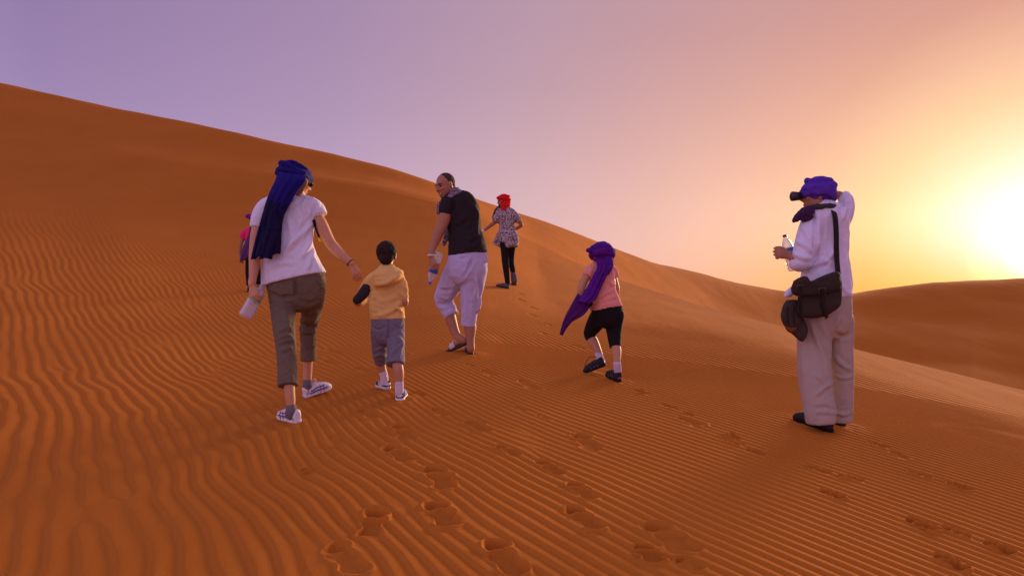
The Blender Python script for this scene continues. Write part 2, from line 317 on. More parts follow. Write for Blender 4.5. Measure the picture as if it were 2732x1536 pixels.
def build_terrain():
    NC, NR = 1020, 1120
    s = np.linspace(-0.98, 0.98, NC)[None, :]
    yc = smooth_param(YC, s[0])[None, :]
    v = np.linspace(0, 1, NR)[:, None]
    y = 1.0 / ((1 / 2.25) + (1 / yc - 1 / 2.25) * v)
    x = s * y
    z = near_z(x, y)
    dz, keep = stamp(x, y)
    rp = ripples(x, y)
    # ripples fade out towards the crest on the right and high on the left
    frac = y / yc
    fade = 1 - sstep(0.62, 0.92, frac + 0.10 * noise2(x, y, .5, 9)) * sstep(-.25, .15, s) - sstep(0.60, 0.92, frac + 0.25 * noise2(x, y, .25, 8)) * (1 - sstep(-.25, .15, s))
    fade = fade * (1 - sstep(9.5, 13, y) * sstep(-.35, -.05, s)) * (1 - sstep(17, 23, y))
    patch = 0.84 + 0.5 * noise2(x, y, .6, 12)
    amp = RIP_A * np.clip(fade, 0, 1) * np.clip(patch, .3, 1.2) * (1 - .24 * (1 - sstep(-1.5, 1.0, x))) * np.clip(1.0 + .02 * (y - 5), 1, 1.25)
    z = z + rp * amp * keep + dz + 0.012 * noise2(x, y, 0.9, 20) * sstep(2, 4, y)
    grid_object("sand_slope", x, y, z, SAND)
    # far slopes and dunes
    NC2, NR2 = 620, 240
    s = np.linspace(-0.98, 0.98, NC2)
    P = {k: smooth_param(v_, s, 2.5 if k == 'ts' else 8.0) for k, v_ in dict(yc=YC, tc=TC_, hd=HDP, yb=YB, tb=TB_, ys=YS, ts=TS_).items()}
    nodes_y = [P['yc'], P['yc'] * 1.28 * (P['hd'] > -1), None, P['yb'], P['ys'], P['ys'] * 1.12, P['ys'] * 1.6]
    k = sstep(0.0, .05, P['hd'])
    y1 = P['yc'] + (P['yb'] - P['yc']) * (.25 * (1 - k) + .12 * k); y2 = P['yc'] + (P['yb'] - P['yc']) * (.5 * (1 - k) + .60 * k)
    t1 = (P['tc'] + (P['tb'] - P['tc']) * .25) * (1 - k) + (P['tc'] - P['hd'] * 1.1) * k
    zf = P['tb'] * P['yb'] - 3.5 * sstep(.28, .55, s)
    t2 = (P['tc'] + (P['tb'] - P['tc']) * .5) * (1 - k) + np.minimum(P['tc'] - .02, zf / y2) * k
    ys = np.stack([P['yc'], y1, y2, P['yb'], P['ys'], P['ys'] * 1.12, P['ys'] * 1.7])
    zs = np.stack([P['tc'] * P['yc'], t1 * y1, t2 * y2, P['tb'] * P['yb'], P['ts'] * P['ys'], (P['ts'] - .012) * P['ys'] * 1.12 - .4, np.full_like(s, -7.0)])
    ys[0] *= .975; zs[0] = near_z(s * ys[0], ys[0]) - .035
    h = np.diff(ys, axis=0); d = np.diff(zs, axis=0) / h
    m = np.zeros_like(ys); pos = d[:-1] * d[1:] > 0
    m[1:-1] = np.where(pos, 2 * d[:-1] * d[1:] / np.where(pos, d[:-1] + d[1:], 1), 0); m[0] = d[0]; m[-1] = d[-1]
    v = np.linspace(0, 1, NR2)
    # rows: dense between crest and skyline
    Y = np.empty((NR2, NC2)); Z = np.empty_like(Y)
    ye = ys[-1]
    for r in range(NR2):
        a = v[r]
        yy = 1 / (1 / ys[0] + (1 / ye - 1 / ys[0]) * a)
        kk = np.clip((yy[None, :] >= ys[1:-1]).sum(0), 0, 5)
        c = np.arange(NC2); hh = h[kk, c]; tt = (yy - ys[kk, c]) / hh
        Z[r] = (2*tt**3-3*tt**2+1)*zs[kk, c] + (tt**3-2*tt**2+tt)*hh*m[kk, c] + (-2*tt**3+3*tt**2)*zs[kk+1, c] + (tt**3-tt**2)*hh*m[kk+1, c]
        Y[r] = yy
    X = s[None, :] * Y
    w = sstep(0, 3, Y - ys[0][None, :])
    Z += w * (0.10 * noise2(X, Y, .12, 30) * 2 + .05 * noise2(X, Y, .45, 31))
    win = sstep(.40, .52, s)[None, :] * sstep(2, 9, Y - ys[0][None, :]) * sstep(0, 8, ys[4][None, :] - Y)
    Z += win * (.55 * np.abs(noise2(X + .8 * Y, Y * .35, .09, 41)) - .30 * np.abs(noise2(X * .6 - Y * .4, Y + X * .5, .22, 42)))
    grid_object("far_dunes", X, Y, Z, SAND)
    # ground under and behind the camera, and the plain out to the horizon
    gx, gy = np.meshgrid(np.linspace(-45, 30, 76), np.linspace(-45, 3.0, 60))
    gz = plane_z(gx, gy) - .04
    grid_object("sand_slope_behind", gx, gy, gz, SAND)
    gx, gy = np.meshgrid(np.linspace(-3500, 3500, 40), np.linspace(-3500, 3500, 40))
    grid_object("desert_plain", gx, gy, np.full(gx.shape, -9.0), SAND)
RIP_A = 0.0112
build_terrain()

# ------------------------------------------------------------------ mesh helpers
def W(px, row, y):
    return Vector(((px - CX) / F * y, y, (HZ - row) / F * y))
def crom(pts, n):
    P = np.array(pts, float)
    if len(P) < 3 or n < 2:
        return P
    out = []
    for i in range(len(P) - 1):
        p0 = P[i - 1] if i else 2 * P[0] - P[1]; p1, p2 = P[i], P[i + 1]
        p3 = P[i + 2] if i + 2 < len(P) else 2 * P[-1] - P[-2]
        for k in range(n):
            t = k / n
            out.append(.5 * ((2*p1) + (-p0+p2)*t + (2*p0-5*p1+4*p2-p3)*t*t + (-p0+3*p1-3*p2+p3)*t**3))
    out.append(P[-1]); return np.array(out)
def unit(v):
    n = np.linalg.norm(v); return v / n if n > 1e-9 else v
class Blob:
    def __init__(s): s.v = []; s.f = []
    def add(s, V, Fc):
        o = len(s.v); s.v.extend([tuple(p) for p in V]); s.f.extend([tuple(i + o for i in f) for f in Fc])
    def rings(s, R, cap=True):
        n = len(R[0]); V = [p for r in R for p in r]; Fc = []
        for i in range(len(R) - 1):
            for j in range(n):
                a = i * n + j; b = i * n + (j + 1) % n
                Fc.append((a, b, b + n, a + n))
        if cap:
            V.append(np.mean(R[0], 0)); V.append(np.mean(R[-1], 0)); c0, c1 = len(V) - 2, len(V) - 1; L = (len(R) - 1) * n
            for j in range(n):
                Fc.append((c0, (j + 1) % n, j)); Fc.append((c1, L + j, L + (j + 1) % n))
        s.add(V, Fc)
    def tube3(s, pts, seg=18, sub=4, round_ends=(True, True), view=(0, 1, 0)):
        """pts: (x, y, z, ra, rb) in metres; ra across the view, rb along it"""
        P = crom(pts, sub); C = P[:, :3]; R = np.maximum(P[:, 3:5], .0015); n = len(C)
        T = np.gradient(C, axis=0); T = np.array([unit(t) for t in T]); view = np.array(view, float)
        rings = []; U = None; Us = []
        for i in range(n):
            c = np.cross(T[i], view)
            if np.linalg.norm(c) > .35:
                u = unit(c)
                if U is not None and np.dot(u, U) < 0: u = -u
            else:
                u = U if U is not None else np.array([1., 0, 0])
                u = unit(u - T[i] * np.dot(u, T[i]))
            U = u; Us.append(u)
        if np.linalg.norm(np.cross(T[0], view)) <= .35 and n > 2:      # first rings follow the later ones
            for i in range(n - 1, -1, -1):
                if np.linalg.norm(np.cross(T[i], view)) <= .35 and i + 1 < n:
                    Us[i] = unit(Us[i + 1] - T[i] * np.dot(Us[i + 1], T[i]))
        def ring(c, u, t, a, b):
            v = np.cross(u, t); return [c + u * a * math.cos(q) + v * b * math.sin(q) for q in np.linspace(0, 2 * math.pi, seg, endpoint=False)]
        if round_ends[0]:
            for k in (.97, .8, .45):
                q = math.asin(k); rings.append(ring(C[0] - T[0] * min(R[0]) * k, Us[0], T[0], R[0][0] * math.cos(q), R[0][1] * math.cos(q)))
        for i in range(n): rings.append(ring(C[i], Us[i], T[i], R[i][0], R[i][1]))
        if round_ends[1]:
            for k in (.45, .8, .97):
                q = math.asin(k); rings.append(ring(C[-1] + T[-1] * min(R[-1]) * k, Us[-1], T[-1], R[-1][0] * math.cos(q), R[-1][1] * math.cos(q)))
        s.rings(rings)
    def ell(s, c, r, M=None, n=14):
        M = np.eye(3) if M is None else M; c = np.array(c, float); R = []
        for a in np.linspace(-math.pi / 2 + .12, math.pi / 2 - .12, n):
            R.append([c + M @ np.array([r[0] * math.cos(a) * math.cos(b), r[1] * math.cos(a) * math.sin(b), r[2] * math.sin(a)]) for b in np.linspace(0, 2 * math.pi, n + 4, endpoint=False)])
        s.rings(R)
class Fig:
    """px/row placement at a base distance D; sizes in photograph pixels at that distance"""
    def __init__(s, D): s.D = D; s.k = D / F
    def p(s, px, row, dd=0): return W(px, row, s.D + dd)
    def tube(s, B, nodes, ratio=1.0, **kw):
        P = []
        for nd in nodes:
            w = s.p(nd[0], nd[1], nd[2]); r = nd[3] * s.k; q = nd[4] if len(nd) > 4 else ratio
            P.append((w.x, w.y, w.z, r, r * q))
        B.tube3(P, **kw)

def raw_mesh(name, B, mat=None, smooth=True):
    me = bpy.data.meshes.new(name); me.from_pydata([tuple(map(float, v)) for v in B.v], [], B.f)
    if smooth: me.polygons.foreach_set('use_smooth', [True] * len(me.polygons))
    if mat: me.materials.append(mat)
    me.update(); return me
def link(name, me, parent=None):
    o = bpy.data.objects.new(name, me); COL.objects.link(o)
    if parent is not None:
        o.parent = parent; o.matrix_parent_inverse = Matrix.Translation(-parent.location)
    return o
def wrinkle(amp, freq, stretch=(1, 1, 1), seed=0, ridged=True, mask=None, rot=0.0):
    def fn(co, no):
        c, s_ = math.cos(rot), math.sin(rot)
        p = np.stack([co[:, 0] * c - co[:, 2] * s_, co[:, 1], co[:, 0] * s_ + co[:, 2] * c], 1)
        q = p * np.array(stretch) * freq + seed * 7.31
        q = q + .5 * np.stack([noise3(q * .6 + 5), noise3(q * .6 + 9), noise3(q * .6 + 13)], 1)
        n = noise3(q); d = (1 - 2.6 * np.abs(n)) if ridged else n * 2
        n2 = noise3(q * 2.1 + 3)
        d = d * .75 + n2 * .5
        if mask is not None: d = d * mask(co)
        return co + no * (d * amp)[:, None]
    return fn
def solid(name, B, mat, parent, vox=.008, sm=4, fns=(), dec=None, label=None):
    """one continuous surface from the overlapping shapes of B"""
    me = raw_mesh(name, B, mat); tmp = bpy.data.objects.new("tmp", me); COL.objects.link(tmp)
    m = tmp.modifiers.new("r", 'REMESH'); m.mode = 'VOXEL'; m.voxel_size = vox; m.use_smooth_shade = True
    if sm:
        m = tmp.modifiers.new("s", 'SMOOTH'); m.factor = .5; m.iterations = sm
    dg = bpy.context.evaluated_depsgraph_get(); ev = tmp.evaluated_get(dg)
    out = bpy.data.meshes.new_from_object(ev)
    bpy.data.objects.remove(tmp); bpy.data.meshes.remove(me)
    for fn in fns:
        n = len(out.vertices); co = np.empty(n * 3, np.float32); out.vertices.foreach_get('co', co); co = co.reshape(-1, 3).astype(float)
        no = np.empty(n * 3, np.float32); out.vertices.foreach_get('normal', no); no = no.reshape(-1, 3).astype(float)
        co = fn(co, no); out.vertices.foreach_set('co', co.astype(np.float32).ravel()); out.update()
    out.name = name; out.materials.clear(); out.materials.append(mat)
    out.polygons.foreach_set('use_smooth', [True] * len(out.polygons))
    o = link(name, out, parent)
    if label: o['label'] = label
    return o
def person(name, loc, label, category="person", group=None):
    e = bpy.data.objects.new(name, None); COL.objects.link(e); e.location = loc; e.empty_display_size = .2
    e['label'] = label; e['category'] = category
    if group: e['group'] = group
    bpy.context.view_layer.update(); return e

def frame(fwd, up):
    f = unit(np.array(fwd, float)); u = np.array(up, float); u = unit(u - f * np.dot(u, f)); r = np.cross(f, u)
    return np.stack([r, f, u], 1)           # columns: right, forward, up
HEADS = {}
def head(B, c, fwd, up, h=.235, parent_later=None):
    M = frame(fwd, up); k = h / .235; c = np.array(c, float)
    def L(x, y, z): return c + M @ (np.array([x, y, z]) * k)
    def E(x, y, z, a, b, d): B.ell(L(x, y, z), (a * k, b * k, d * k), M)
    E(0, -.018, .030, .074, .094, .086); E(0, .022, -.030, .062, .070, .076); E(0, .052, -.088, .030, .032, .026); E(0, .01, -.075, .050, .055, .03)
    E(0, .074, .028, .046, .018, .012)
    for s_ in (-1, 1):
        E(s_ * .036, .058, -.022, .024, .026, .022); E(s_ * .076, -.008, -.008, .010, .020, .033); E(s_ * .078, -.014, .012, .012, .014, .014)
        E(s_ * .013, .092, -.026, .009, .011, .008)
    E(0, .084, -.060, .024, .012, .007); E(0, .082, -.070, .020, .012, .007)
    P = [(*L(0, .078, .020), .008 * k, .008 * k), (*L(0, .092, .0), .010 * k, .010 * k), (*L(0, .106, -.024), .012 * k, .012 * k)]
    B.tube3(P, seg=10, sub=2)
    return L, M, k
def face_bits(L, M, k, par, brow_mat, eye_mat, lip_mat):
    for s_ in (-1, 1):
        b = Blob(); b.ell(L(s_ * .031, .0775, .006), (.0125 * k, .009 * k, .0052 * k), M, 10); link("eye", raw_mesh("eye", b, eye_mat), par)
        b = Blob(); b.tube3([(*L(s_ * .014, .0915, .022), .003 * k, .003 * k), (*L(s_ * .032, .088, .029), .0042 * k, .003 * k), (*L(s_ * .052, .074, .022), .003 * k, .003 * k)], seg=8, sub=3)
        link("eyebrow", raw_mesh("eyebrow", b, brow_mat), par)
def hand(B, wrist, d, back, side='L', size=.18, curl=(25, 30, 20), thumb_out=40, thumb_curl=15, wr=.026, spread=3.5):
    """d: direction of the fingers, back: where the back of the hand faces; curl bends the fingers to the palm"""
    d = unit(np.array(d, float)); z = np.array(back, float); z = unit(z - d * np.dot(d, z)); th = np.cross(d, z) if side == 'L' else np.cross(z, d)
    M = np.stack([th, d, z], 1); k = size / .18; w = np.array(wrist, float)
    def L(x, y, q): return w + M @ (np.array([x, y, q]) * k)
    V = M[:, 2]
    B.tube3([(*L(0, -.03, 0), wr, wr * .75), (*L(0, .01, 0), wr * 1.02, wr * .68), (*L(.002, .045, -.001), .036 * k, .015 * k), (*L(.0, .082, -.002), .038 * k, .013 * k)], seg=16, sub=3, view=V)
    for j, (x, ln) in enumerate([(.030, .070), (.010, .078), (-.010, .073), (-.029, .058)]):
        a = 0; y, q_ = .084 - (.006 if j == 3 else 0), -.002; px = x; P = [(*L(x * .92, y - .02, q_), .0096 * k, .0095 * k)]
        P.append((*L(px, y, q_), .0093 * k, .0093 * k)); sp = math.radians(spread * (x / .02))
        for q, fr in enumerate((.45, .31, .24)):
            a += math.radians(curl[q] * (1 + .16 * (j - 1.5))); st = ln * fr
            y += st * math.cos(a); q_ -= st * math.sin(a); px += st * math.sin(sp)
            r = (.0084, .0076, .0066)[q]; P.append((*L(px, y, q_), r * k, r * k))
        B.tube3(P, seg=10, sub=3, view=M[:, 0])
    a = math.radians(thumb_out); x, y, q_ = .018, .018, -.006; P = [(*L(x, y, q_), .015 * k, .012 * k)]
    for q, st in enumerate((.035, .030, .022)):
        x += st * math.sin(a); y += st * math.cos(a); q_ -= st * .35 + (math.radians(thumb_curl) * .02 * q); a -= math.radians(thumb_curl)
        r = (.0115, .0098, .0085)[q]; P.append((*L(x, y, q_), r * k, r * k))
    B.tube3(P, seg=10, sub=3, view=V)
    return L, M
def folds(lines, conv=lambda a: a, scale=1.3):
    """cloth folds that run along drawn lines on the side seen; each line: (points, half width in px, height in m)"""
    def fn(co, no):
        px = CX + co[:, 0] / co[:, 1] * F; row = HZ - co[:, 2] / co[:, 1] * F; d = np.zeros(len(co)); face = sstep(.15, -.45, no[:, 1])
        wob = noise3(co * 14) * 5
        for pts, w, amp in lines:
            P = crom([conv(p) for p in pts], 4); best = np.full(len(co), 1e9); tt = np.zeros(len(co)); n = len(P) - 1
            for i in range(n):
                a, b = P[i], P[i + 1]; ab = b - a; L2 = (ab ** 2).sum() + 1e-9
                t = np.clip(((px - a[0]) * ab[0] + (row - a[1]) * ab[1]) / L2, 0, 1)
                q = np.hypot(px - a[0] - t * ab[0], row - a[1] - t * ab[1]); m = q < best
                best[m] = q[m]; tt[m] = (i + t[m]) / n
            ta = sstep(0, .25, tt) * sstep(1, .7, tt) * .8 + .2
            q = (best + wob * .4) / w
            d += amp * scale * ta * (np.exp(-q ** 2) - .35 * np.exp(-((np.abs(q) - 1.7) / .8) ** 2))
        return co + no * (d * face)[:, None]
    return fn
def conv(x0, y0, k): return lambda p: (x0 + p[0] * k, y0 + p[1] * k)
class Shoe:
    """heel and toe are ground points; a shoe lofted along its length"""
    def __init__(s, heel, toe, L=.27, width=.095, h_heel=.085, h_toe=.05, up=None, roll=0, collar=.1):
        h = np.array(heel, float); t = np.array(toe, float); f = unit(t - h); u = np.array(up if up is not None else (0.02, -.13, 1), float)
        s.M = frame(f, u); s.o = h; s.L = L; s.w = width; s.hh = h_heel; s.ht = h_toe
    def hw(s, u):     # half width along the length
        return s.w * .5 * np.interp(u, [0, .04, .12, .3, .45, .62, .75, .88, .96, 1], [.40, .62, .76, .78, .80, .96, 1.0, .90, .66, .40])
    def cx(s, u): return 0.0
    def hgt(s, u):
        return np.interp(u, [0, .05, .15, .32, .42, .55, .7, .85, .96, 1], [.85 * s.hh, s.hh, s.hh * 1.0, s.hh * .86, s.hh * 1.0, s.hh * .86, s.ht * 1.18, s.ht, s.ht * .78, s.ht * .5])
    def P(s, x, u, z): return s.o + s.M @ np.array([x, u * s.L, z])
    def surf(s, u, v, side, off=.0015):
        """point on the side of the upper at fraction v of its height"""
        h, w = s.hgt(u), s.hw(u); z = v * h
        q = 1 - v; x = w * (abs(q * 2 - 1) < 1 and (1 - abs(1 - 2 * q) ** 2.6) ** (1 / 2.6) or .2) if v > .5 else w
        return s.P(side * (x + off), u, z)
    def ring(s, u, z0, z1, grow=0, ex=2.6, n=22):
        w = s.hw(u) + grow; out = []
        for a in np.linspace(0, 2 * math.pi, n, endpoint=False):
            c, q = math.cos(a), math.sin(a); x = w * math.copysign(abs(c) ** (2 / ex), c); zz = (z0 + z1) / 2 + (z1 - z0) / 2 * math.copysign(abs(q) ** (2 / ex), q)
            out.append(s.P(x, u, zz))
        return out
    def upper(s, B):
        B.rings([s.ring(u, .008, s.hgt(u)) for u in (0, .02, .05, .1, .18, .27, .36, .45, .55, .64, .72, .8, .87, .93, .97, 1)])
    def sole(s, B, t=.022):
        lift = lambda u: .012 * max(0, (u - .8) / .2) ** 2
        B.rings([s.ring(u, lift(u), t + lift(u), .0035, 5) for u in (-.012, .01, .05, .1, .18, .3, .45, .6, .72, .82, .9, .96, 1.0, 1.015)])
def ribbon(B, pts, r=.004, flat=.5, sub=3, view=(0, 1, 0)):
    B.tube3([(*p, r, r * flat) for p in pts], seg=8, sub=sub, view=view)
def sheet(rows, fig, nu=16, sub=6, folds=3.0, famp=.012, bulge=.03, thick=.006, seed=0, ragged=0.0, fall=1.0):
    """rows: (pxL, rowL, pxR, rowR, dd) from top to hem; a folded cloth with thickness"""
    P = crom(rows, sub); n = len(P); V = []; rg = np.random.RandomState(seed); ph = rg.uniform(0, 6.28, 3)
    for i in range(n):
        t = i / (n - 1); a = fig.p(P[i, 0], P[i, 1], P[i, 4]); b = fig.p(P[i, 2], P[i, 3], P[i, 4])
        for j in range(nu + 1):
            u = j / nu; p = a.lerp(b, u)
            f = math.sin(2 * math.pi * folds * u + ph[0] + 1.7 * t + .6 * math.sin(5 * t + ph[1])) * .65 + .35 * math.sin(2 * math.pi * folds * 2.3 * u + ph[2] - 2.2 * t)
            amp = famp * (.35 + .65 * t ** fall)
            p = p + Vector((0, -bulge * 4 * u * (1 - u) - amp * f, 0)) + (b - a).normalized() * (amp * .5 * math.cos(2 * math.pi * folds * u + ph[0]))
            if ragged and t > .7: p.z += ragged * (t - .7) / .3 * (math.sin(9 * u + ph[1]) + .6 * math.sin(23 * u + ph[2]))
            V.append(np.array(p))
    B = Blob(); m = nu + 1; N = n * m
    V2 = []
    A = np.array(V).reshape(n, m, 3); du = np.gradient(A, axis=1); dv = np.gradient(A, axis=0); nr = np.cross(du, dv); nr /= np.linalg.norm(nr, axis=2)[..., None] + 1e-9
    Fr = (A + nr * thick / 2).reshape(-1, 3); Bk = (A - nr * thick / 2).reshape(-1, 3)
    Fc = []
    for i in range(n - 1):
        for j in range(nu):
            a = i * m + j; Fc.append((a, a + 1, a + m + 1, a + m)); Fc.append((N + a, N + a + m, N + a + m + 1, N + a + 1))
    edge = [j for j in range(m)] + [i * m + nu for i in range(1, n)] + [(n - 1) * m + j for j in range(nu - 1, -1, -1)] + [i * m for i in range(n - 2, 0, -1)]
    for a, b in zip(edge, edge[1:] + edge[:1]): Fc.append((a, N + a, N + b, b))
    B.add(np.concatenate([Fr, Bk]), Fc); return B
def pillow(B, poly, fig, dd0, dd1, inset=.12, layers=7, sub=3, sq=2.6):
    """closed padded shape: outline in px, thickness from depth dd0 to dd1"""
    pts = list(poly); n = len(pts); P = []
    A = np.array(pts, float)
    for i in range(n):
        p0, p1, p2, p3 = A[i - 1], A[i], A[(i + 1) % n], A[(i + 2) % n]
        for q in range(sub):
            t = q / sub; P.append(.5 * ((2*p1) + (-p0+p2)*t + (2*p0-5*p1+4*p2-p3)*t*t + (-p0+3*p1-3*p2+p3)*t**3))
    P = np.array(P); c = P.mean(0); R = []
    for i in range(layers):
        q = -1 + 2 * i / (layers - 1); s_ = (1 - abs(q * .999) ** sq) ** (1 / sq); s_ = 1 - inset * (1 - s_) * 2.2 if abs(q) < .98 else 1 - inset * 2.2
        dd = (dd0 + dd1) / 2 + q * (dd1 - dd0) / 2
        R.append([np.array(fig.p(*(c + (p - c) * s_), dd)) for p in P])
    B.rings(R)
def ring_band(B, c, M, rx, ry, r, tilt=(0, 0), seg=40, wob=.006, seed=0, rz=None):
    """one wrap of a turban: a thick loop of cloth"""
    ax, ay = tilt; rg = np.random.RandomState(seed); ph = rg.uniform(0, 6.28, 3); n = 40; R = []
    Tx = np.array([[1, 0, 0], [0, math.cos(ax), -math.sin(ax)], [0, math.sin(ax), math.cos(ax)]]); Ty = np.array([[math.cos(ay), 0, math.sin(ay)], [0, 1, 0], [-math.sin(ay), 0, math.cos(ay)]])
    C = []
    for i in range(n + 1):
        a = 2 * math.pi * i / n; w = 1 + .04 * math.sin(3 * a + ph[0]); C.append(c + M @ Tx @ Ty @ np.array([rx * w * math.cos(a), ry * w * math.sin(a), wob * math.sin(2 * a + ph[1])]))
    rz = rz or r
    for i in range(n):
        t = unit(C[(i + 1) % n] - C[i - 1]); up = M @ Tx @ Ty @ np.array([0, 0, 1.]); out = unit(np.cross(t, up)); up = np.cross(out, t)
        rr = 1 + .15 * math.sin(4 * 2 * math.pi * i / n + ph[2])
        R.append([C[i] + out * r * rr * math.cos(q) + up * rz * rr * math.sin(q) for q in np.linspace(0, 2 * math.pi, 10, endpoint=False)])
    R.append(R[0]); B.rings(R, cap=False)
def turban(c, M, rx, ry, rz, bands, k=1.0):
    B = Blob(); c = np.array(c, float); B.ell(c, (rx * .96, ry * .96, rz), M, 18)
    for i, (z, sc, r, tx, ty, rzz) in enumerate(bands):
        ring_band(B, c + M @ np.array([0, 0, z]), M, rx * sc, ry * sc, r, (tx, ty), seed=i + 3, rz=rzz)
    return B
def lathe(B, base, axis, prof, seg=28, ref=(0, 1, 0)):
    a = unit(np.array(axis, float)); u = unit(np.cross(a, np.array(ref, float))); v = np.cross(a, u); b = np.array(base, float)
    B.rings([[b + a * h + (u * math.cos(q) + v * math.sin(q)) * r for q in np.linspace(0, 2 * math.pi, seg, endpoint=False)] for h, r in prof], cap=True)

# ------------------------------------------------------------------ shared materials
SKIN_A = skin_mat("skin_fair", (.58, .27, .135)); SKIN_D = skin_mat("skin_tan", (.38, .165, .085)); SKIN_C = skin_mat("skin_child", (.50, .235, .125))
SKIN_E = skin_mat("skin_brown", (.30, .13, .07))
M_EYE = plain("eye_dark", (.03, .018, .012), .3); M_LIP = plain("lip", (.30, .09, .07), .5); M_BROW = plain("brow_hair", (.025, .014, .01), .8); M_TEETH = plain("teeth", (.75, .7, .62), .3)
M_BLACK = fabric("black_cloth", (.008, .006, .007), bump=.3, vary=.2); M_WHITE_RUB = plain("white_rubber", (.72, .66, .66), .5)
def plastic(name, tint=(1, 1, 1), rough=.08):
    m = bpy.data.materials.new(name); m.use_nodes = True; n, l = m.node_tree.nodes, m.node_tree.links; b = n['Principled BSDF']
    b.inputs['Roughness'].default_value = rough; b.inputs['Base Color'].default_value = (.80 * tint[0], .80 * tint[1], .84 * tint[2], 1); b.inputs['Specular IOR Level'].default_value = .9
    t = n.new("ShaderNodeTexCoord"); a = n.new("ShaderNodeTexNoise"); a.inputs['Scale'].default_value = 40; a.inputs['Detail'].default_value = 3; l.new(t.outputs['Object'], a.inputs['Vector'])
    u = n.new("ShaderNodeBump"); u.inputs['Strength'].default_value = .6; u.inputs['Distance'].default_value = .004; l.new(a.outputs['Fac'], u.inputs['Height']); l.new(u.outputs[0], b.inputs['Normal'])
    tr = n.new("ShaderNodeBsdfTransparent"); tr.inputs['Color'].default_value = (.97, .97, .98, 1)
    lw = n.new("ShaderNodeLayerWeight"); lw.inputs['Blend'].default_value = .45; l.new(u.outputs[0], lw.inputs['Normal'])
    mr_ = n.new("ShaderNodeMapRange"); mr_.inputs['To Min'].default_value = .14; mr_.inputs['To Max'].default_value = .75; l.new(lw.outputs['Facing'], mr_.inputs['Value'])
    ms = n.new("ShaderNodeMixShader"); l.new(mr_.outputs[0], ms.inputs[0]); l.new(tr.outputs[0], ms.inputs[1]); l.new(b.outputs[0], ms.inputs[2]); l.new(ms.outputs[0], n['Material Output'].inputs[0])
    return m
M_PET = plastic("clear_plastic", (.97, .97, 1.0)); M_CAPB = plain("blue_cap_plastic", (.02, .12, .55), .35); M_CAPD = plain("dark_blue_cap_plastic", (.01, .03, .16), .35)
M_LABELG = plain("green_label", (.18, .38, .05), .5); M_LABELB = plain("blue_label", (.03, .10, .45), .5)
def bottle(name, base, axis, L, r, cap, label, lab=None, lab_at=(.35, .6), parts=()):
    """base -> neck along axis"""
    e = person(name, base, label, "bottle"); a = unit(np.array(axis, float))
    B = Blob(); prof = [(0, r * .55), (.004, r * .86), (L * .05, r), ]
    x = L * .06
    while x < L * .66:
        prof += [(x, r), (x + L * .012, r * .955), (x + L * .026, r * .955), (x + L * .038, r)]; x += L * .055
    prof += [(L * .70, r * .98), (L * .78, r * .84), (L * .85, r * .55), (L * .90, r * .36), (L * .94, r * .33)]
    lathe(B, base, a, prof); body = link("bottle_body", raw_mesh("bottle_body", B, M_PET), e)
    # thin shell: an inner wall makes it hollow
    B = Blob(); wl_ = .0015; lathe(B, np.array(base) + a * .003, a, [(h, max(q - wl_, .002)) for h, q in prof[:-1]]); 
    B.f = [tuple(reversed(f)) for f in B.f]
    me = raw_mesh("inner_wall", B, M_PET); link("inner_wall", me, e)
    B = Blob(); lathe(B, np.array(base) + a * L * .93, a, [(0, r * .40), (L * .055, r * .40), (L * .062, r * .34)]); link("cap", raw_mesh("cap", B, cap), e)
    if lab:
        B = Blob(); R = []
        u = unit(np.cross(a, np.array([0, 1., 0]))); v = np.cross(a, u); b = np.array(base)
        for rr, h in [(r * 1.012, L * lab_at[0]), (r * 1.012, L * lab_at[1]), (r * 1.004, L * lab_at[1]), (r * 1.004, L * lab_at[0]), (r * 1.012, L * lab_at[0])]:
            R.append([b + a * h + (u * math.cos(q) + v * math.sin(q)) * rr for q in np.linspace(0, 2 * math.pi, 28, endpoint=False)])
        B.rings(R, cap=False); link("paper_label", raw_mesh("paper_label", B, lab), e)
    return e
def laces(shoe, par, mat, loops=True):
    for i, u in enumerate((.50, .57, .64)):
        B = Blob(); h = shoe.hgt(u); w = shoe.hw(u) * .5
        B.tube3([(*shoe.P(-w, u, h * .93), .0028, .0022), (*shoe.P(0, u + .015, h + .003), .0028, .0022), (*shoe.P(w, u, h * .93), .0028, .0022)], seg=6, sub=3)
        link("lace", raw_mesh("lace", B, mat), par)

# ================================================================== people
G_PEOPLE = None
def gh(px, row): return ground_hit(px, row)
def shoe_set(par, S, m_up, m_sole, name="shoe", sole_t=.022, vox=.0045):
    B = Blob(); S.upper(B); o = solid(name, B, m_up, par, vox=vox, sm=3)
    B = Blob(); S.sole(B, sole_t); so = link("sole", raw_mesh("sole", B, m_sole), o); return o

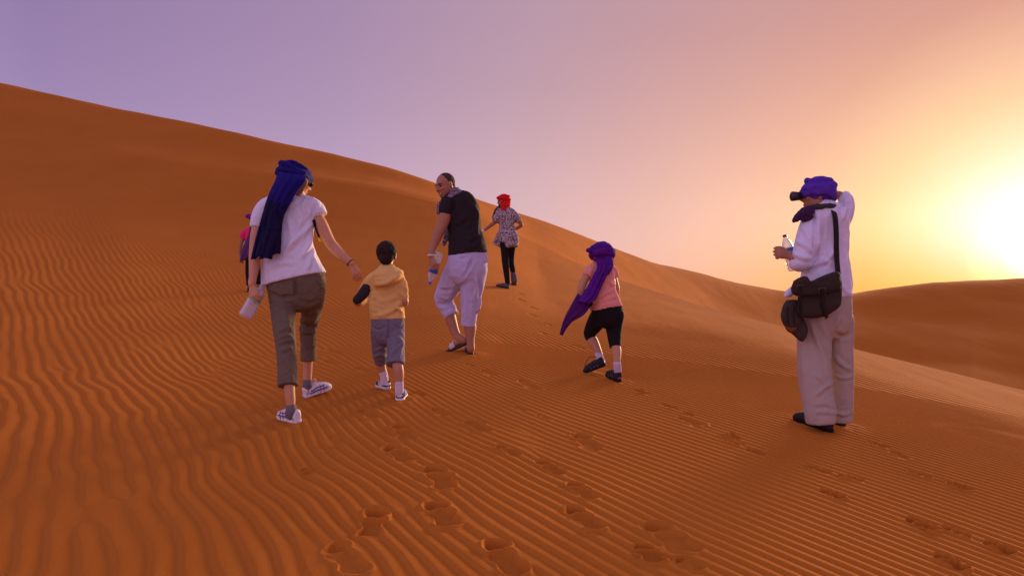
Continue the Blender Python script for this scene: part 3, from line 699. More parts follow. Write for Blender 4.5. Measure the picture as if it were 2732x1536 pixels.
# ---------------------------------------------------------------- woman in the white T-shirt with the blue turban
def build_woman():
    g1, g2 = gh(792, 1128), gh(812, 1062); t1 = gh(728, 1109)
    D = .5 * (g1.y + g2.y) - .02; fg = Fig(D); l = g1.y - D; r = g2.y - D
    e = person("person", (fg.p(785, 1090).x, D, min(g1.z, g2.z)), "woman in white T-shirt, blue turban with long tail and olive cropped trousers")
    hc = np.array(fg.p(795, 483, .13)); fwd = (.72, .62, -.30); up = (.26, .12, 1)
    B = Blob()
    fg.tube(B, [(790, 770, .02, 66, .62), (786, 735, .02, 64, .62), (772, 680, .02, 52, .62), (770, 610, .05, 54, .60), (776, 560, .08, 60, .50), (784, 532, .10, 44, .55), (790, 510, .11, 21, .95), (794, 485, .12, 19, 1.0)])
    fg.tube(B, [(714, 562, .06, 15), (745, 546, .09, 17), (784, 538, .10, 20), (820, 549, .09, 17), (838, 564, .08, 10)])
    fg.tube(B, [(838, 566, .075, 10), (854, 592, .065, 16.5), (878, 642, .05, 15), (893, 662, .05, 15), (915, 684, .03, 12.5), (937, 703, .02, 9.5)])
    fg.tube(B, [(712, 564, .05, 16), (688, 612, .02, 16.5), (680, 672, -.04, 15), (679, 700, -.07, 14.5), (675, 738, -.10, 10.5), (672, 758, -.12, 9.5)])
    fg.tube(B, [(754, 770, .0, 28), (756, 850, l*.2, 22), (761, 900, l * .5, 15), (768, 960, l * .72, 19), (772, 1030, l * .97, 13.5), (775, 1068, l, 12), (776, 1094, l, 9)])
    fg.tube(B, [(832, 775, .04, 24), (832, 815, r * .4, 21), (828, 850, r * .75, 17), (823, 900, r * .95, 16), (821, 980, r, 13), (820, 1012, r, 12), (820, 1026, r, 9)])
    L, M, k = head(B, hc, fwd, up, .228)
    # hand reaching for the boy, fingers hanging
    w = np.array(fg.p(937, 703, .02)); hand(B, w, (.42, .12, -.80), (.55, -.75, .35), 'R', .175, (26, 34, 28), 24, 12, wr=.023)
    # hand gripping the bottle
    w2 = np.array(fg.p(672, 760, -.12)); hand(B, w2, (.30, -.22, -.92), (-.35, -.93, .1), 'L', .175, (30, 45, 40), 48, 18, wr=.023)
    solid("body", B, SKIN_A, e, vox=.0048, sm=3)
    face_bits(L, M, k, e, M_BROW, M_EYE, M_LIP)
    # T-shirt
    m = fabric("white_jersey", (.83, .80, .90), bump=.2, vary=.05, trans=.12, wr=.25)
    B = Blob()
    fg.tube(B, [(788, 522, .10, 30, .7), (782, 536, .09, 56, .58), (776, 560, .07, 68, .54), (771, 605, .05, 66, .58), (768, 655, .02, 66, .64), (775, 705, .02, 76, .66), (784, 745, .02, 88, .64)], round_ends=(True, False), seg=40)
    fg.tube(B, [(812, 542, .09, 22), (835, 551, .08, 22.5), (848, 563, .075, 21.5), (855, 576, .07, 21)], round_ends=(True, False))
    fg.tube(B, [(745, 542, .08, 24), (714, 553, .07, 25), (694, 580, .04, 22), (686, 608, .02, 18)], round_ends=(True, False))
    solid("shirt", B, m, e, vox=.0065, sm=5, fns=(wrinkle(.005, 6.0, (2.4, 1.5, .6), 1, rot=.5), folds([
        ([(600, 640), (640, 820), (590, 1000)], 7, .011), ([(740, 640), (700, 800), (620, 960)], 7, .012), ([(860, 690), (700, 860), (560, 1010)], 7, .013),
        ([(865, 800), (800, 950), (700, 1080)], 7, .011), ([(885, 930), (850, 1010), (900, 1130)], 6, .010), ([(610, 560), (690, 480)], 6, .008),
        ([(850, 500), (858, 560), (850, 650)], 5, -.012), ([(430, 1130), (560, 1090), (690, 1100)], 7, .008), ([(780, 470), (760, 560), (790, 640)], 6, .007),
        ([(820, 1000), (820, 1090), (780, 1180)], 6, .009), ([(870, 640), (900, 560), (900, 500)], 5, .006)], conv(600, 400, .2762))))
    # trousers
    m = fabric("olive_twill", (.150, .108, .068), bump=.35, vary=.12, wr=.35)
    B = Blob()
    fg.tube(B, [(790, 738, .02, 76, .64), (791, 765, .02, 78, .64), (791, 787, .02, 74, .64)], seg=36)
    fg.tube(B, [(755, 770, .0, 39, 1), (755, 820, l*.1, 32.5), (758, 880, l * .4, 27.5), (763, 925, l * .6, 25), (767, 980, l * .8, 24), (768, 1029, l * .97, 25)], round_ends=(True, False), seg=28)
    fg.tube(B, [(832, 775, .03, 36.5), (832, 815, r * .4, 29), (828, 850, r * .75, 25.5), (822, 880, r * .9, 23.5), (823, 920, r * .97, 21.5), (823, 961, r, 22)], round_ends=(True, False), seg=28)
    solid("trousers", B, m, e, vox=.0065, sm=4, fns=(wrinkle(.0035, 9.0, (.8, 1, 2.2), 3, rot=-.25), folds([
        ([(600, 130), (608, 220), (618, 310)], 5, -.016), ([(380, 260), (480, 300), (600, 285)], 6, -.009), ([(640, 330), (720, 350), (800, 330)], 6, -.008),
        ([(440, 600), (530, 560), (600, 580)], 5, .008), ([(455, 660), (540, 625), (612, 690)], 5, .010), ([(460, 720), (540, 690), (600, 730)], 5, -.010), ([(470, 770), (540, 740), (605, 700)], 5, .007),
        ([(640, 520), (700, 560), (800, 545)], 5, -.014), ([(650, 490), (740, 500), (805, 470)], 6, .012), ([(660, 590), (730, 600), (800, 570)], 5, .010), ([(690, 440), (760, 430), (810, 400)], 6, .007),
        ([(500, 380), (540, 500), (560, 600)], 7, .005), ([(530, 800), (560, 900), (570, 1040)], 7, .005)], conv(600, 700, .3108))))
    B = Blob(); ribbon(B, [fg.p(848, 742, -.05), fg.p(856, 760, -.05), fg.p(866, 772, -.02)], .003, 1); link("pocket_seam", raw_mesh("pocket_seam", B, m), e)
    # turban and scarf tail
    blue = fabric("royal_blue_cotton", (.013, .006, .15), bump=.4, vary=.35, vscale=20, wr=.4, trans=.1); navy = fabric("navy_cotton", (.007, .0035, .038), bump=.4, vary=.3, vscale=14, wr=.4, trans=.05)
    Mh = frame(fwd, (.30, .10, 1)); c = np.array(fg.p(787, 461, .11))
    B = turban(c, Mh, .104, .112, .064, [(-.020, 1.0, .022, .10, -.05, .020), (.002, 1.01, .020, -.16, .10, .019), (.022, .90, .022, .12, .16, .018), (.036, .70, .022, -.1, -.1, .016), (-.030, .98, .018, .25, .12, .016)])
    solid("turban", B, blue, e, vox=.006, sm=3, fns=(wrinkle(.005, 17, (.45, .45, 3.0), 5, rot=-.25),))
    B = sheet([(742, 462, 815, 470, -.01), (736, 482, 812, 486, -.05), (722, 512, 786, 520, -.075), (711, 540, 765, 556, -.09), (706, 556, 759, 568, -.095)], fg, folds=3.5, famp=.010, bulge=.030, seed=2, thick=.012)
    link("scarf_tail", raw_mesh("scarf_tail", B, blue), e)
    B = sheet([(713, 530, 768, 548, -.085), (703, 560, 757, 575, -.105), (690, 605, 750, 622, -.125), (678, 650, 747, 650, -.14), (667, 692, 744, 676, -.15)], fg, folds=2.2, famp=.018, bulge=.035, seed=4, thick=.012, ragged=.004, nu=30)
    link("scarf_layer", raw_mesh("scarf_layer", B, navy), e)
    B = sheet([(722, 560, 752, 590, -.13), (712, 610, 742, 630, -.16), (698, 655, 730, 672, -.175), (692, 690, 726, 690, -.18)], fg, folds=1.4, famp=.012, bulge=.02, seed=9, thick=.010, ragged=.003)
    link("scarf_layer", raw_mesh("scarf_layer", B, navy), e)
    # hair below the turban, sunglasses, bracelet
    hair = fabric("fair_brown_hair", (.30, .15, .07), bump=.6, bscale=90, vary=.3)
    B = Blob(); fg.tube(B, [(785, 478, .05, 20), (775, 505, .02, 15), (766, 535, -.02, 11), (760, 556, -.03, 6)], .7); fg.tube(B, [(806, 482, .05, 16), (800, 500, .05, 13), (792, 520, .05, 9)], .7)
    solid("hair", B, hair, e, vox=.006, sm=2, fns=(wrinkle(.005, 30, (3, 3, .4), 8),))
    sg = plain("dark_glasses", (.02, .012, .01), .15)
    B = Blob(); B.ell(L(.034, .094, .008), (.028 * k, .008 * k, .021 * k), M); B.ell(L(-.034, .094, .008), (.028 * k, .008 * k, .021 * k), M)
    ribbon(B, [L(.060, .086, .012), L(.074, .05, .012), L(.082, -.005, .010)], .003, 1.2, view=(0, 0, 1)); ribbon(B, [L(-.060, .086, .012), L(-.074, .05, .012), L(-.082, -.005, .010)], .003, 1.2, view=(0, 0, 1))
    link("sunglasses", raw_mesh("sunglasses", B, sg), e)
    cc = np.array(fg.p(934, 701, .02)); ax = unit(np.array(fg.p(937, 703, .02)) - np.array(fg.p(915, 684, .03)))
    B = Blob(); Mb = frame(unit(np.cross(ax, [0, 1, 0])), ax); ring_band(B, cc, Mb, .0255, .0265, .0035, wob=0); link("bracelet", raw_mesh("bracelet", B, M_BLACK), e)
    # a yellow-tipped strap end of her bag shows past her side
    B = Blob(); fg.tube(B, [(838, 590, .03, 5), (846, 612, .05, 5), (852, 630, .07, 4)]); link("bag_strap", raw_mesh("bag_strap", B, M_BLACK), e)
    B = Blob(); B.ell(fg.p(855, 637, .08), (.016, .012, .022)); link("yellow_tassel", raw_mesh("yellow_tassel", B, fabric("yellow_cord", (.62, .42, .02))), e)
    # shoes with socks
    white = fabric("white_leather", (.74, .68, .72), rough=.55, bump=.1, vary=.04); blueS = plain("blue_trim", (.03, .06, .26), .5); redS = plain("red_trim", (.45, .03, .04), .5)
    sock = fabric("grey_sock", (.17, .14, .15), bump=.5)
    hit = g1; S1 = Shoe((g1.x + .012, g1.y, g1.z), (t1.x, t1.y, t1.z), L=.225, width=.090, h_heel=.092, h_toe=.062)
    S2 = Shoe(tuple(np.array(g2) + np.array([.0, 0, .004])), tuple(np.array(g2) + np.array([.150, .12, .055])), L=.225, width=.090, h_heel=.092, h_toe=.062)
    for S, px, row, dd, side in ((S1, 776, 1084, l, (-1, 1)), (S2, 820, 1015, r, (1, -1))):
        o = shoe_set(e, S, white, M_WHITE_RUB)
        for sd in (-1, 1):
            for a, b, mt in ((( .16, .30), (.80, .55), blueS), ((.22, .52), (.70, .80), blueS)):
                B = Blob(); pts = []
                for q in np.linspace(0, 1, 7): pts.append(S.surf(a[0] + (b[0] - a[0]) * q, a[1] + (b[1] - a[1]) * q, sd))
                ribbon(B, pts, .0042, .4, 1); link("side_stripe", raw_mesh("side_stripe", B, mt), o)
            for u0 in (.52, .64):
                B = Blob(); pts = [S.surf(u0 + .05 * q, .12 + .78 * q, sd, .003) for q in np.linspace(0, 1, 6)]
                ribbon(B, pts, .0026, .5, 1); link("side_stripe", raw_mesh("side_stripe", B, redS if u0 < .6 else blueS), o)
            B = Blob(); ribbon(B, [S.surf(.06, .2, sd), S.surf(.13, .6, sd), S.surf(.2, .92, sd)], .002, .5, 2); link("seam", raw_mesh("seam", B, sock), o)
        laces(S, o, white)
        B = Blob(); ribbon(B, [S.P(-.01, .46, S.hgt(.46) * .95), S.P(-.006, .47, S.hgt(.46) + .028), S.P(.008, .50, S.hgt(.46) + .030), S.P(.01, .5, S.hgt(.46) * .95)], .004, .6); link("tongue_loop", raw_mesh("tongue_loop", B, white), o)
        B = Blob(); fg.tube(B, [(px, row + 1, dd, 13.2), (px + .5, row + 10, dd, 13.6), (px - 1, row + 20, dd + .01, 14.2)], 1.0); solid("sock", B, sock, e, vox=.005, sm=2)
    a = np.array(fg.p(704, 758, -.055)); b = np.array(fg.p(652, 846, -.14))
    bottle("water_bottle", b, a - b, .262, .0455, M_PET, "clear ribbed water bottle held low by the woman in the white T-shirt", M_LABELG, (.50, .54))
build_woman()

# ---------------------------------------------------------------- boy
def build_boy():
    g1, g2 = gh(1066, 1070), gh(1032, 1043); D = .5 * (g1.y + g2.y); fg = Fig(D); rr = g1.y - D; ll = g2.y - D
    e = person("person", (fg.p(1040, 1060).x, D, g1.z), "small boy in yellow hooded top and grey knee-length shorts")
    B = Blob()
    fg.tube(B, [(1034, 855, 0, 28, .6), (1030, 800, .0, 34, .55), (1030, 752, .0, 34, .52), (1033, 725, .0, 24, .8), (1033, 712, .0, 15), (1033, 695, .01, 14)])
    fg.tube(B, [(992, 752, 0, 11), (972, 778, .0, 11), (955, 803, .02, 12), (966, 806, .10, 10), (985, 795, .18, 8)])
    fg.tube(B, [(1066, 756, 0, 10), (1075, 785, .0, 11), (1079, 808, .0, 11), (1066, 806, .10, 9), (1048, 795, .16, 8)])
    fg.tube(B, [(1014, 880, 0, 15), (1013, 930, ll * .45, 14), (1016, 972, ll * .92, 13), (1024, 998, ll, 9.6), (1026, 1012, ll, 7)])
    fg.tube(B, [(1055, 880, 0, 15), (1056, 930, rr * .55, 14), (1061, 975, rr, 14), (1064, 1000, rr, 13.5), (1065, 1026, rr, 9.3), (1065, 1036, rr, 7)])
    L, M, k = head(B, fg.p(1031, 682, .02), (-.12, 1, -.08), (0, .08, 1), .205)
    hand(B, fg.p(985, 795, .18), (.6, .6, .1), (0, 0, 1), 'L', .12, wr=.017); hand(B, fg.p(1048, 795, .16), (-.5, .7, .1), (0, 0, 1), 'R', .12, wr=.017)
    solid("body", B, SKIN_C, e, vox=.0052, sm=3); face_bits(L, M, k, e, M_BROW, M_EYE, M_LIP)
    hair = fabric("dark_hair", (.026, .014, .011), bump=1.0, bscale=110, vary=.5, rough=.9)
    B = Blob(); c = np.array(fg.p(1031, 682, .02)); B.ell(L(0, -.020, .034), (.083 * k, .100 * k, .088 * k), M, 18); B.ell(L(0, -.060, -.020), (.062 * k, .050 * k, .060 * k), M); B.ell(L(0, -.055, -.052), (.045 * k, .036 * k, .035 * k), M)
    solid("hair", B, hair, e, vox=.006, sm=2, fns=(wrinkle(.006, 26, (1.6, 1.6, .8), 8), wrinkle(.004, 60, (1.8, 1.8, .6), 4)))
    B = Blob(); rg = np.random.RandomState(3)
    for q in range(420):
        a, b = rg.uniform(0, 6.28), rg.uniform(-.75, 1.4); n_ = np.array([math.cos(a) * math.cos(b), math.sin(a) * math.cos(b), math.sin(b)])
        if n_[1] > .35 and n_[2] < .45: continue
        base = L(*(np.array([0, -.022, .028]) + n_ * np.array([.082, .098, .088]))); nw = M @ n_
        dn = unit(np.array([nw[0] * .6 + rg.normal(0, .25), nw[1] * .6 + rg.normal(0, .25), -1.0 + nw[2] * .5])); t_ = unit(dn - nw * np.dot(dn, nw) * .72)
        tip = base + t_ * rg.uniform(.014, .026) * k; s0 = unit(np.cross(t_, nw)) * .0032; o0 = len(B.v)
        B.v += [tuple(base - s0), tuple(base + s0), tuple(base + nw * .004), tuple(tip)]; B.f += [(o0, o0 + 1, o0 + 3), (o0 + 1, o0 + 2, o0 + 3), (o0 + 2, o0, o0 + 3)]
    hs = link("hair_strands", raw_mesh("hair_strands", B, hair), e); hs['kind'] = 'stuff'
    yel = fabric("yellow_jersey", (.80, .50, .155), bump=.3, vary=.08, wr=.3, trans=.1); dk = fabric("charcoal_sleeve", (.035, .028, .034), bump=.3)
    B = Blob()
    fg.tube(B, [(1033, 722, 0, 26, .8), (1032, 740, 0, 44, .62), (1031, 770, 0, 44, .66), (1031, 800, 0, 45, .70), (1033, 830, .0, 45, .72), (1034, 851, .0, 46, .72)], round_ends=(True, False), seg=36)
    fg.tube(B, [(1000, 742, 0, 18), (983, 760, 0, 17), (970, 781, .01, 15), (958, 797, .04, 13), (968, 800, .10, 12)], round_ends=(True, False))
    fg.tube(B, [(1062, 742, 0, 17), (1073, 765, 0, 15), (1077, 798, .0, 13.5)], round_ends=(True, False))
    # hood lying on the back
    fg.tube(B, [(1000, 742, -.03, 11), (1018, 752, -.095, 13), (1040, 746, -.10, 13), (1062, 734, -.06, 11), (1068, 728, .0, 9)])
    fg.tube(B, [(1004, 730, .0, 10), (1018, 722, -.055, 10), (1040, 718, -.06, 10), (1058, 724, -.02, 10)])
    fg.tube(B, [(1008, 735, -.06, 13), (1030, 735, -.085, 15), (1052, 732, -.07, 12)])
    solid("hooded_top", B, yel, e, vox=.0065, sm=4, fns=(wrinkle(.004, 9, (1, 1, 2.4), 4, rot=.45), folds([
        ([(265, 475), (400, 445), (525, 395)], 5, -.012), ([(275, 420), (380, 410), (500, 350)], 5, .009), ([(525, 555), (470, 600), (530, 640)], 5, .010), ([(290, 680), (400, 650), (500, 590)], 6, .009),
        ([(500, 470), (540, 530)], 5, .008), ([(255, 500), (270, 600), (280, 700)], 5, .007), ([(330, 560), (420, 540), (500, 500)], 6, .006), ([(470, 660), (490, 600)], 4, -.008)], conv(900, 620, .3315))))
    B = Blob(); fg.tube(B, [(981, 764, -.012, 15), (968, 784, -.012, 14.5), (953, 800, .008, 12.5)], round_ends=(True, True)); solid("sleeve_patch", B, dk, e, vox=.006, sm=3)
    sh = fabric("grey_denim", (.18, .155, .19), bump=.5, bscale=220, vary=.18, vscale=18, wr=.4)
    B = Blob()
    fg.tube(B, [(1034, 845, 0, 43, .72), (1035, 870, 0, 44, .74), (1035, 890, 0, 43, .74)], round_ends=(False, True), seg=32)
    fg.tube(B, [(1013, 880, 0, 24), (1013, 915, ll * .3, 22), (1014, 945, ll * .6, 20), (1016, 967, ll * .9, 16)], round_ends=(True, False), seg=24)
    fg.tube(B, [(1056, 880, 0, 24), (1056, 915, rr * .4, 23), (1056, 945, rr * .7, 23), (1055, 973, rr, 23.5)], round_ends=(True, False), seg=24)
    solid("shorts", B, sh, e, vox=.0065, sm=4, fns=(wrinkle(.003, 11, (1, 1, 2), 6, rot=.4), folds([
        ([(418, 680), (412, 800), (408, 890)], 3.5, -.010), ([(290, 760), (330, 780), (390, 755)], 3, -.006), ([(440, 740), (500, 770), (535, 740)], 3, -.006), ([(295, 1010), (340, 980), (395, 1000)], 5, .008),
        ([(300, 960), (350, 930), (390, 950)], 4, .006), ([(400, 1040), (450, 960), (530, 900)], 5, .008), ([(470, 820), (520, 890), (490, 1000)], 5, .008), ([(330, 850), (360, 800)], 4, .005)], conv(900, 620, .3315))))
    ws = fabric("white_sock", (.66, .58, .66), bump=.5)
    navy = fabric("navy_suede", (.02, .025, .08), bump=.3); whi = plain("white_stripe", (.75, .70, .72), .5)
    S1 = Shoe(g1 + Vector((.0, 0, .0)), gh(1078, 1046), L=.180, width=.082, h_heel=.078, h_toe=.055); S2 = Shoe(g2 + Vector((.012, 0, .012)), gh(992, 1025), L=.180, width=.076, h_heel=.075, h_toe=.052)
    for S, px, row, dd, tl in ((S1, 1065.5, 1030, rr, .5), (S2, 1027, 1005, ll, 5)):
        o = shoe_set(e, S, navy, M_WHITE_RUB, sole_t=.022)
        for sd in (-1, 1):
            for u0 in (.36, .46, .56):
                B = Blob(); ribbon(B, [S.surf(u0 - .06, .30, sd, .002), S.surf(u0, .62, sd, .002), S.surf(u0 + .05, .92, sd, .001)], .0042, .4, 2); link("side_stripe", raw_mesh("side_stripe", B, whi), o)
        B = Blob(); B.ell(S.P(0, .045, .042), (.024, .012, .018), S.M); link("heel_tab", raw_mesh("heel_tab", B, whi), o); laces(S, o, navy)
        B = Blob(); fg.tube(B, [(px - tl, row - 13, dd, 10.8), (px - tl * .4, row, dd + .005, 10.9), (px - tl * .2, row + 14, dd + .012, 11.2)]); solid("sock", B, ws, e, vox=.005, sm=2, fns=(wrinkle(.002, 40, (.5, .5, 3)),))
build_boy()

# ---------------------------------------------------------------- man looking back
def build_man():
    g1 = gh(1256, 946); g2 = gh(1240, 933); D = g1.y; fg = Fig(D); k6 = fg.k
    e = person("person", (fg.p(1240, 946).x, D, g1.z), "smiling man in black T-shirt and rolled pale trousers looking back over his shoulder")
    B = Blob()
    fg.tube(B, [(1248, 690, 0, 38, .66), (1246, 640, -.0, 38, .64), (1240, 595, .0, 36, .60), (1232, 556, .0, 34, .55), (1218, 532, .0, 22, .8), (1205, 515, -.01, 15), (1195, 500, -.02, 15)])
    fg.tube(B, [(1194, 556, -.05, 12), (1188, 577, -.06, 16.5), (1178, 605, -.07, 15), (1166, 632, -.08, 13), (1156, 660, -.09, 10), (1151, 682, -.10, 8.5)])
    fg.tube(B, [(1250, 556, .10, 12), (1258, 595, .24, 12), (1258, 625, .32, 11), (1248, 640, .40, 9)])
    fg.tube(B, [(1222, 715, .02, 22), (1204, 755, .10, 18), (1189, 788, .16, 10), (1198, 835, .16, 16), (1214, 885, .12, 12), (1226, 905, .08, 10)])
    fg.tube(B, [(1266, 720, 0, 22), (1258, 790, .03, 18), (1253, 840, .02, 16), (1254, 875, .02, 17), (1255, 905, .0, 11), (1256, 930, 0, 11)])
    fwd = (-.68, -.66, -.28); up = (-.14, .0, 1)
    L, M, k = head(B, fg.p(1187, 496, -.02), fwd, up, .246)
    w = np.array(fg.p(1150, 686, -.10)); hand(B, w, (.34, -.30, -.88), (-.55, -.83, .0), 'L', .19, (32, 55, 45), 46, 18, wr=.027)
    w = np.array(fg.p(1248, 640, .40)); hand(B, w, (-.9, .4, -.1), (0, .5, 1), 'R', .18, wr=.026)
    # bare feet in sandals
    S1 = Shoe(g1 + Vector((.0, 0, .022)), g1 + Vector((-.06, .24, .035)), L=.255, width=.09, h_heel=.06, h_toe=.03)
    hl = np.array(fg.p(1246, 911, .05)); tl = np.array(fg.p(1190, 934, .16)); S2 = Shoe(hl, tl, L=.255, width=.092, h_heel=.06, h_toe=.03, up=(.0, -.45, 1))
    for S in (S1, S2):
        B.rings([S.ring(u, .0, h, grow=-.008, ex=2.1) for u, h in ((.02, .04), (.06, .055), (.15, .062), (.28, .058), (.4, .055), (.55, .042), (.7, .032), (.82, .026))])
        for j in range(5):
            x = (-.032 + .016 * j) * (1 if S is S1 else 1); B.tube3([(*S.P(x, .80, .012), .010, .010), (*S.P(x * 1.05, .90 - .012 * abs(j - 1), .012), .0095, .009), (*S.P(x * 1.05, .955 - .016 * abs(j - 1), .009), .008, .007)], seg=8, sub=2)
    fg.tube(B, [(1226, 900, .08, 10.5), (1238, 908, .06, 11)])
    solid("body", B, SKIN_D, e, vox=.0050, sm=3)
    face_bits(L, M, k, e, M_BROW, M_EYE, M_LIP)
    B = Blob(); B.ell(L(0, .0865, -.0625), (.023 * k, .008 * k, .0050 * k), M, 10); link("teeth", raw_mesh("teeth", B, M_TEETH), e)
    for z, q in ((-.054, .0030), (-.073, .0042)):
        B = Blob(); B.tube3([(*L(-.031, .076, z + .008), .002, .002), (*L(0, .094, z), q, q), (*L(.031, .076, z + .008), .002, .002)], seg=8, sub=3); link("lip", raw_mesh("lip", B, M_LIP), e)
    hair = fabric("cropped_black_hair", (.055, .030, .022), bump=.8, bscale=160, vary=.3)
    B = Blob(); B.ell(L(0, -.027, .034), (.0765 * k, .092 * k, .0865 * k), M, 18); B.ell(L(0, -.045, -.015), (.067 * k, .058 * k, .060 * k), M); B.ell(L(0, -.012, .012), (.0765 * k, .05 * k, .05 * k), M)
    solid("hair", B, hair, e, vox=.005, sm=2)
    stub = fabric("stubble", (.20, .095, .06), bump=.5, bscale=200, vary=.2)
    B = Blob(); B.ell(L(0, .050, -.0905), (.032 * k, .0345 * k, .0265 * k), M); B.tube3([(*L(-.058, .01, -.055), .012, .010), (*L(-.040, .045, -.085), .014, .012), (*L(0, .060, -.098), .016, .012), (*L(.040, .045, -.085), .014, .012), (*L(.058, .01, -.055), .012, .010)], seg=10, sub=3)
    solid("stubble", B, stub, e, vox=.006, sm=3)
    bl = fabric("black_jersey", (.021, .013, .014), bump=.3, vary=.2, wr=.35)
    B = Blob()
    fg.tube(B, [(1210, 520, .0, 24, .8), (1222, 540, .0, 44, .62), (1234, 575, .0, 47, .64), (1240, 610, .0, 44, .70), (1245, 645, .0, 49, .76), (1249, 677, .0, 53, .80)], round_ends=(True, False), seg=36)
    fg.tube(B, [(1205, 530, -.02, 22), (1194, 550, -.05, 22), (1189, 571, -.06, 18.5)], round_ends=(True, False))
    fg.tube(B, [(1246, 536, .05, 19), (1258, 554, .10, 21), (1263, 585, .18, 18)], round_ends=(True, False))
    solid("shirt", B, bl, e, vox=.008, sm=5, fns=(wrinkle(.004, 7, (2, 1, .7), 2, rot=-.7), folds([([(700, 590), (680, 680), (610, 760)], 6, .013), ([(730, 650), (670, 760), (590, 830)], 6, .011),
        ([(640, 420), (700, 520), (690, 600)], 6, .010), ([(560, 330), (620, 450), (640, 560)], 6, .008), ([(430, 640), (520, 600), (600, 520)], 7, .008), ([(420, 520), (440, 430), (400, 340)], 5, -.010), ([(760, 800), (680, 860), (560, 880)], 7, .009)], conv(1100, 440, .2486))))
    lt = fabric("pale_linen", (.53, .48, .70), bump=.35, vary=.07, wr=.2, trans=.08)
    B = Blob()
    fg.tube(B, [(1250, 672, .0, 50, .74), (1247, 700, .0, 53, .76), (1244, 725, .0, 53, .76)], round_ends=(False, True), seg=36)
    fg.tube(B, [(1222, 715, .02, 33), (1204, 755, .10, 32), (1187, 785, .16, 27), (1183, 800, .18, 24), (1196, 825, .17, 22), (1206, 843, .15, 20.5)], round_ends=(True, False), seg=26)
    fg.tube(B, [(1266, 715, .0, 35), (1260, 755, .02, 33), (1255, 800, .03, 27), (1252, 835, .02, 22), (1249, 871, .02, 19.5)], round_ends=(True, False), seg=26)
    fg.tube(B, [(1270, 780, .0, 11), (1272, 805, .0, 13), (1271, 825, .0, 10)])
    solid("trousers", B, lt, e, vox=.008, sm=4, fns=(wrinkle(.004, 7, (2, 1, .8), 9, rot=.7), folds([([(760, 170), (690, 330), (600, 475)], 5, -.016), ([(790, 380), (800, 560), (770, 760)], 5, .012), ([(835, 380), (845, 600), (820, 790)], 4, -.010),
        ([(320, 570), (430, 585), (530, 560)], 5, -.011), ([(300, 740), (420, 755), (520, 640)], 5, -.015), ([(330, 650), (440, 680), (510, 610)], 6, .010), ([(410, 150), (405, 220), (425, 290)], 2.5, -.008),
        ([(700, 300), (640, 420), (560, 520)], 6, .009), ([(520, 480), (500, 560), (440, 610)], 6, .009), ([(640, 560), (660, 760), (650, 940)], 7, .008), ([(430, 880), (500, 830), (560, 760)], 6, .008),
        ([(560, 150), (600, 190), (680, 170)], 4, -.006), ([(720, 640), (740, 760), (730, 900)], 6, .006)], conv(1100, 650, .2141))))
    B = Blob(); B.ell(fg.p(1276, 826, -.01), (.018, .02, .014)); link("pocket_toggle", raw_mesh("pocket_toggle", B, M_BLACK), e)
    B = sheet([(1286, 674, 1299, 674, -.08), (1288, 690, 1301, 688, -.08), (1293, 702, 1302, 700, -.07)], fg, nu=6, folds=1, famp=.004, bulge=.0); link("pocket_lining", raw_mesh("pocket_lining", B, lt), e)
    # patterned scarf round the neck, ends hanging in front
    pat = fabric("patterned_scarf", (.30, .22, .30), c2=(.04, .03, .06), vscale=70, bump=.4)
    B = Blob(); c = np.array(fg.p(1207, 521, -.01)); Mn = frame((-.3, .9, .0), (-.25, 0, 1)); ring_band(B, c, Mn, .082, .09, .018, (.1, -.2)); ring_band(B, c + np.array([0, 0, .018]), Mn, .072, .082, .014, (-.15, -.3), seed=4)
    fg.tube(B, [(1190, 530, .10, 8), (1176, 548, .14, 9), (1172, 566, .12, 7)]); fg.tube(B, [(1192, 600, .12, 9), (1194, 625, .10, 9), (1189, 640, .10, 7), (1184, 652, .1, 4)])
    solid("scarf", B, pat, e, vox=.006, sm=2, fns=(wrinkle(.006, 25, (1, 1, 1.6), 3),))
    cc = np.array(fg.p(1151, 681, -.10)); B = Blob(); ring_band(B, cc, frame((0, 1, 0), (0, 0, 1)), .031, .031, .006, wob=0, rz=.009); link("wristband", raw_mesh("wristband", B, M_WHITE_RUB), e)
    dark = plain("dark_rubber", (.03, .022, .02), .7)
    wst = fabric("white_strap", (.60, .52, .55), bump=.2)
    for S in (S1, S2):
        B = Blob(); B.rings([S.ring(u, -.026, .004, .003, 5) for u in (-.01, .02, .08, .2, .35, .5, .65, .78, .9, .98, 1.01)]); o = link("sandal", raw_mesh("sandal", B, dark), e)
        B = Blob(); R = []
        for u in (.50, .54, .62, .70, .73):
            h = float(np.interp(u, [.5, .73], [.054, .040])); R.append([S.P((S.hw(u) - .002) * math.cos(a), u, .004 + h * max(0, math.sin(a))) for a in np.linspace(0, math.pi, 12)])
        V = [p for q in R for p in q]; Fc = [(i * 12 + j, i * 12 + j + 1, (i + 1) * 12 + j + 1, (i + 1) * 12 + j) for i in range(4) for j in range(11)]
        B.add(V, Fc); so = link("strap", raw_mesh("strap", B, wst), o); md = so.modifiers.new("t", 'SOLIDIFY'); md.thickness = .004
        B = Blob(); ribbon(B, [S.P(-.01, .56, .056), S.P(.012, .58, .056), S.P(.012, .65, .052), S.P(-.01, .64, .052), S.P(-.01, .56, .056)], .002, 1, 1, view=(0, 0, 1)); link("buckle", raw_mesh("buckle", B, dark), so)
    a = np.array(fg.p(1172, 674, -.05)); b = np.array(fg.p(1146, 757, -.09)); ax = unit(b - a)
    bottle("water_bottle", a, ax, .325, .0425, M_CAPB, "upturned clear water bottle with blue cap in the man's hand", M_LABELB, (.52, .66))
build_man()

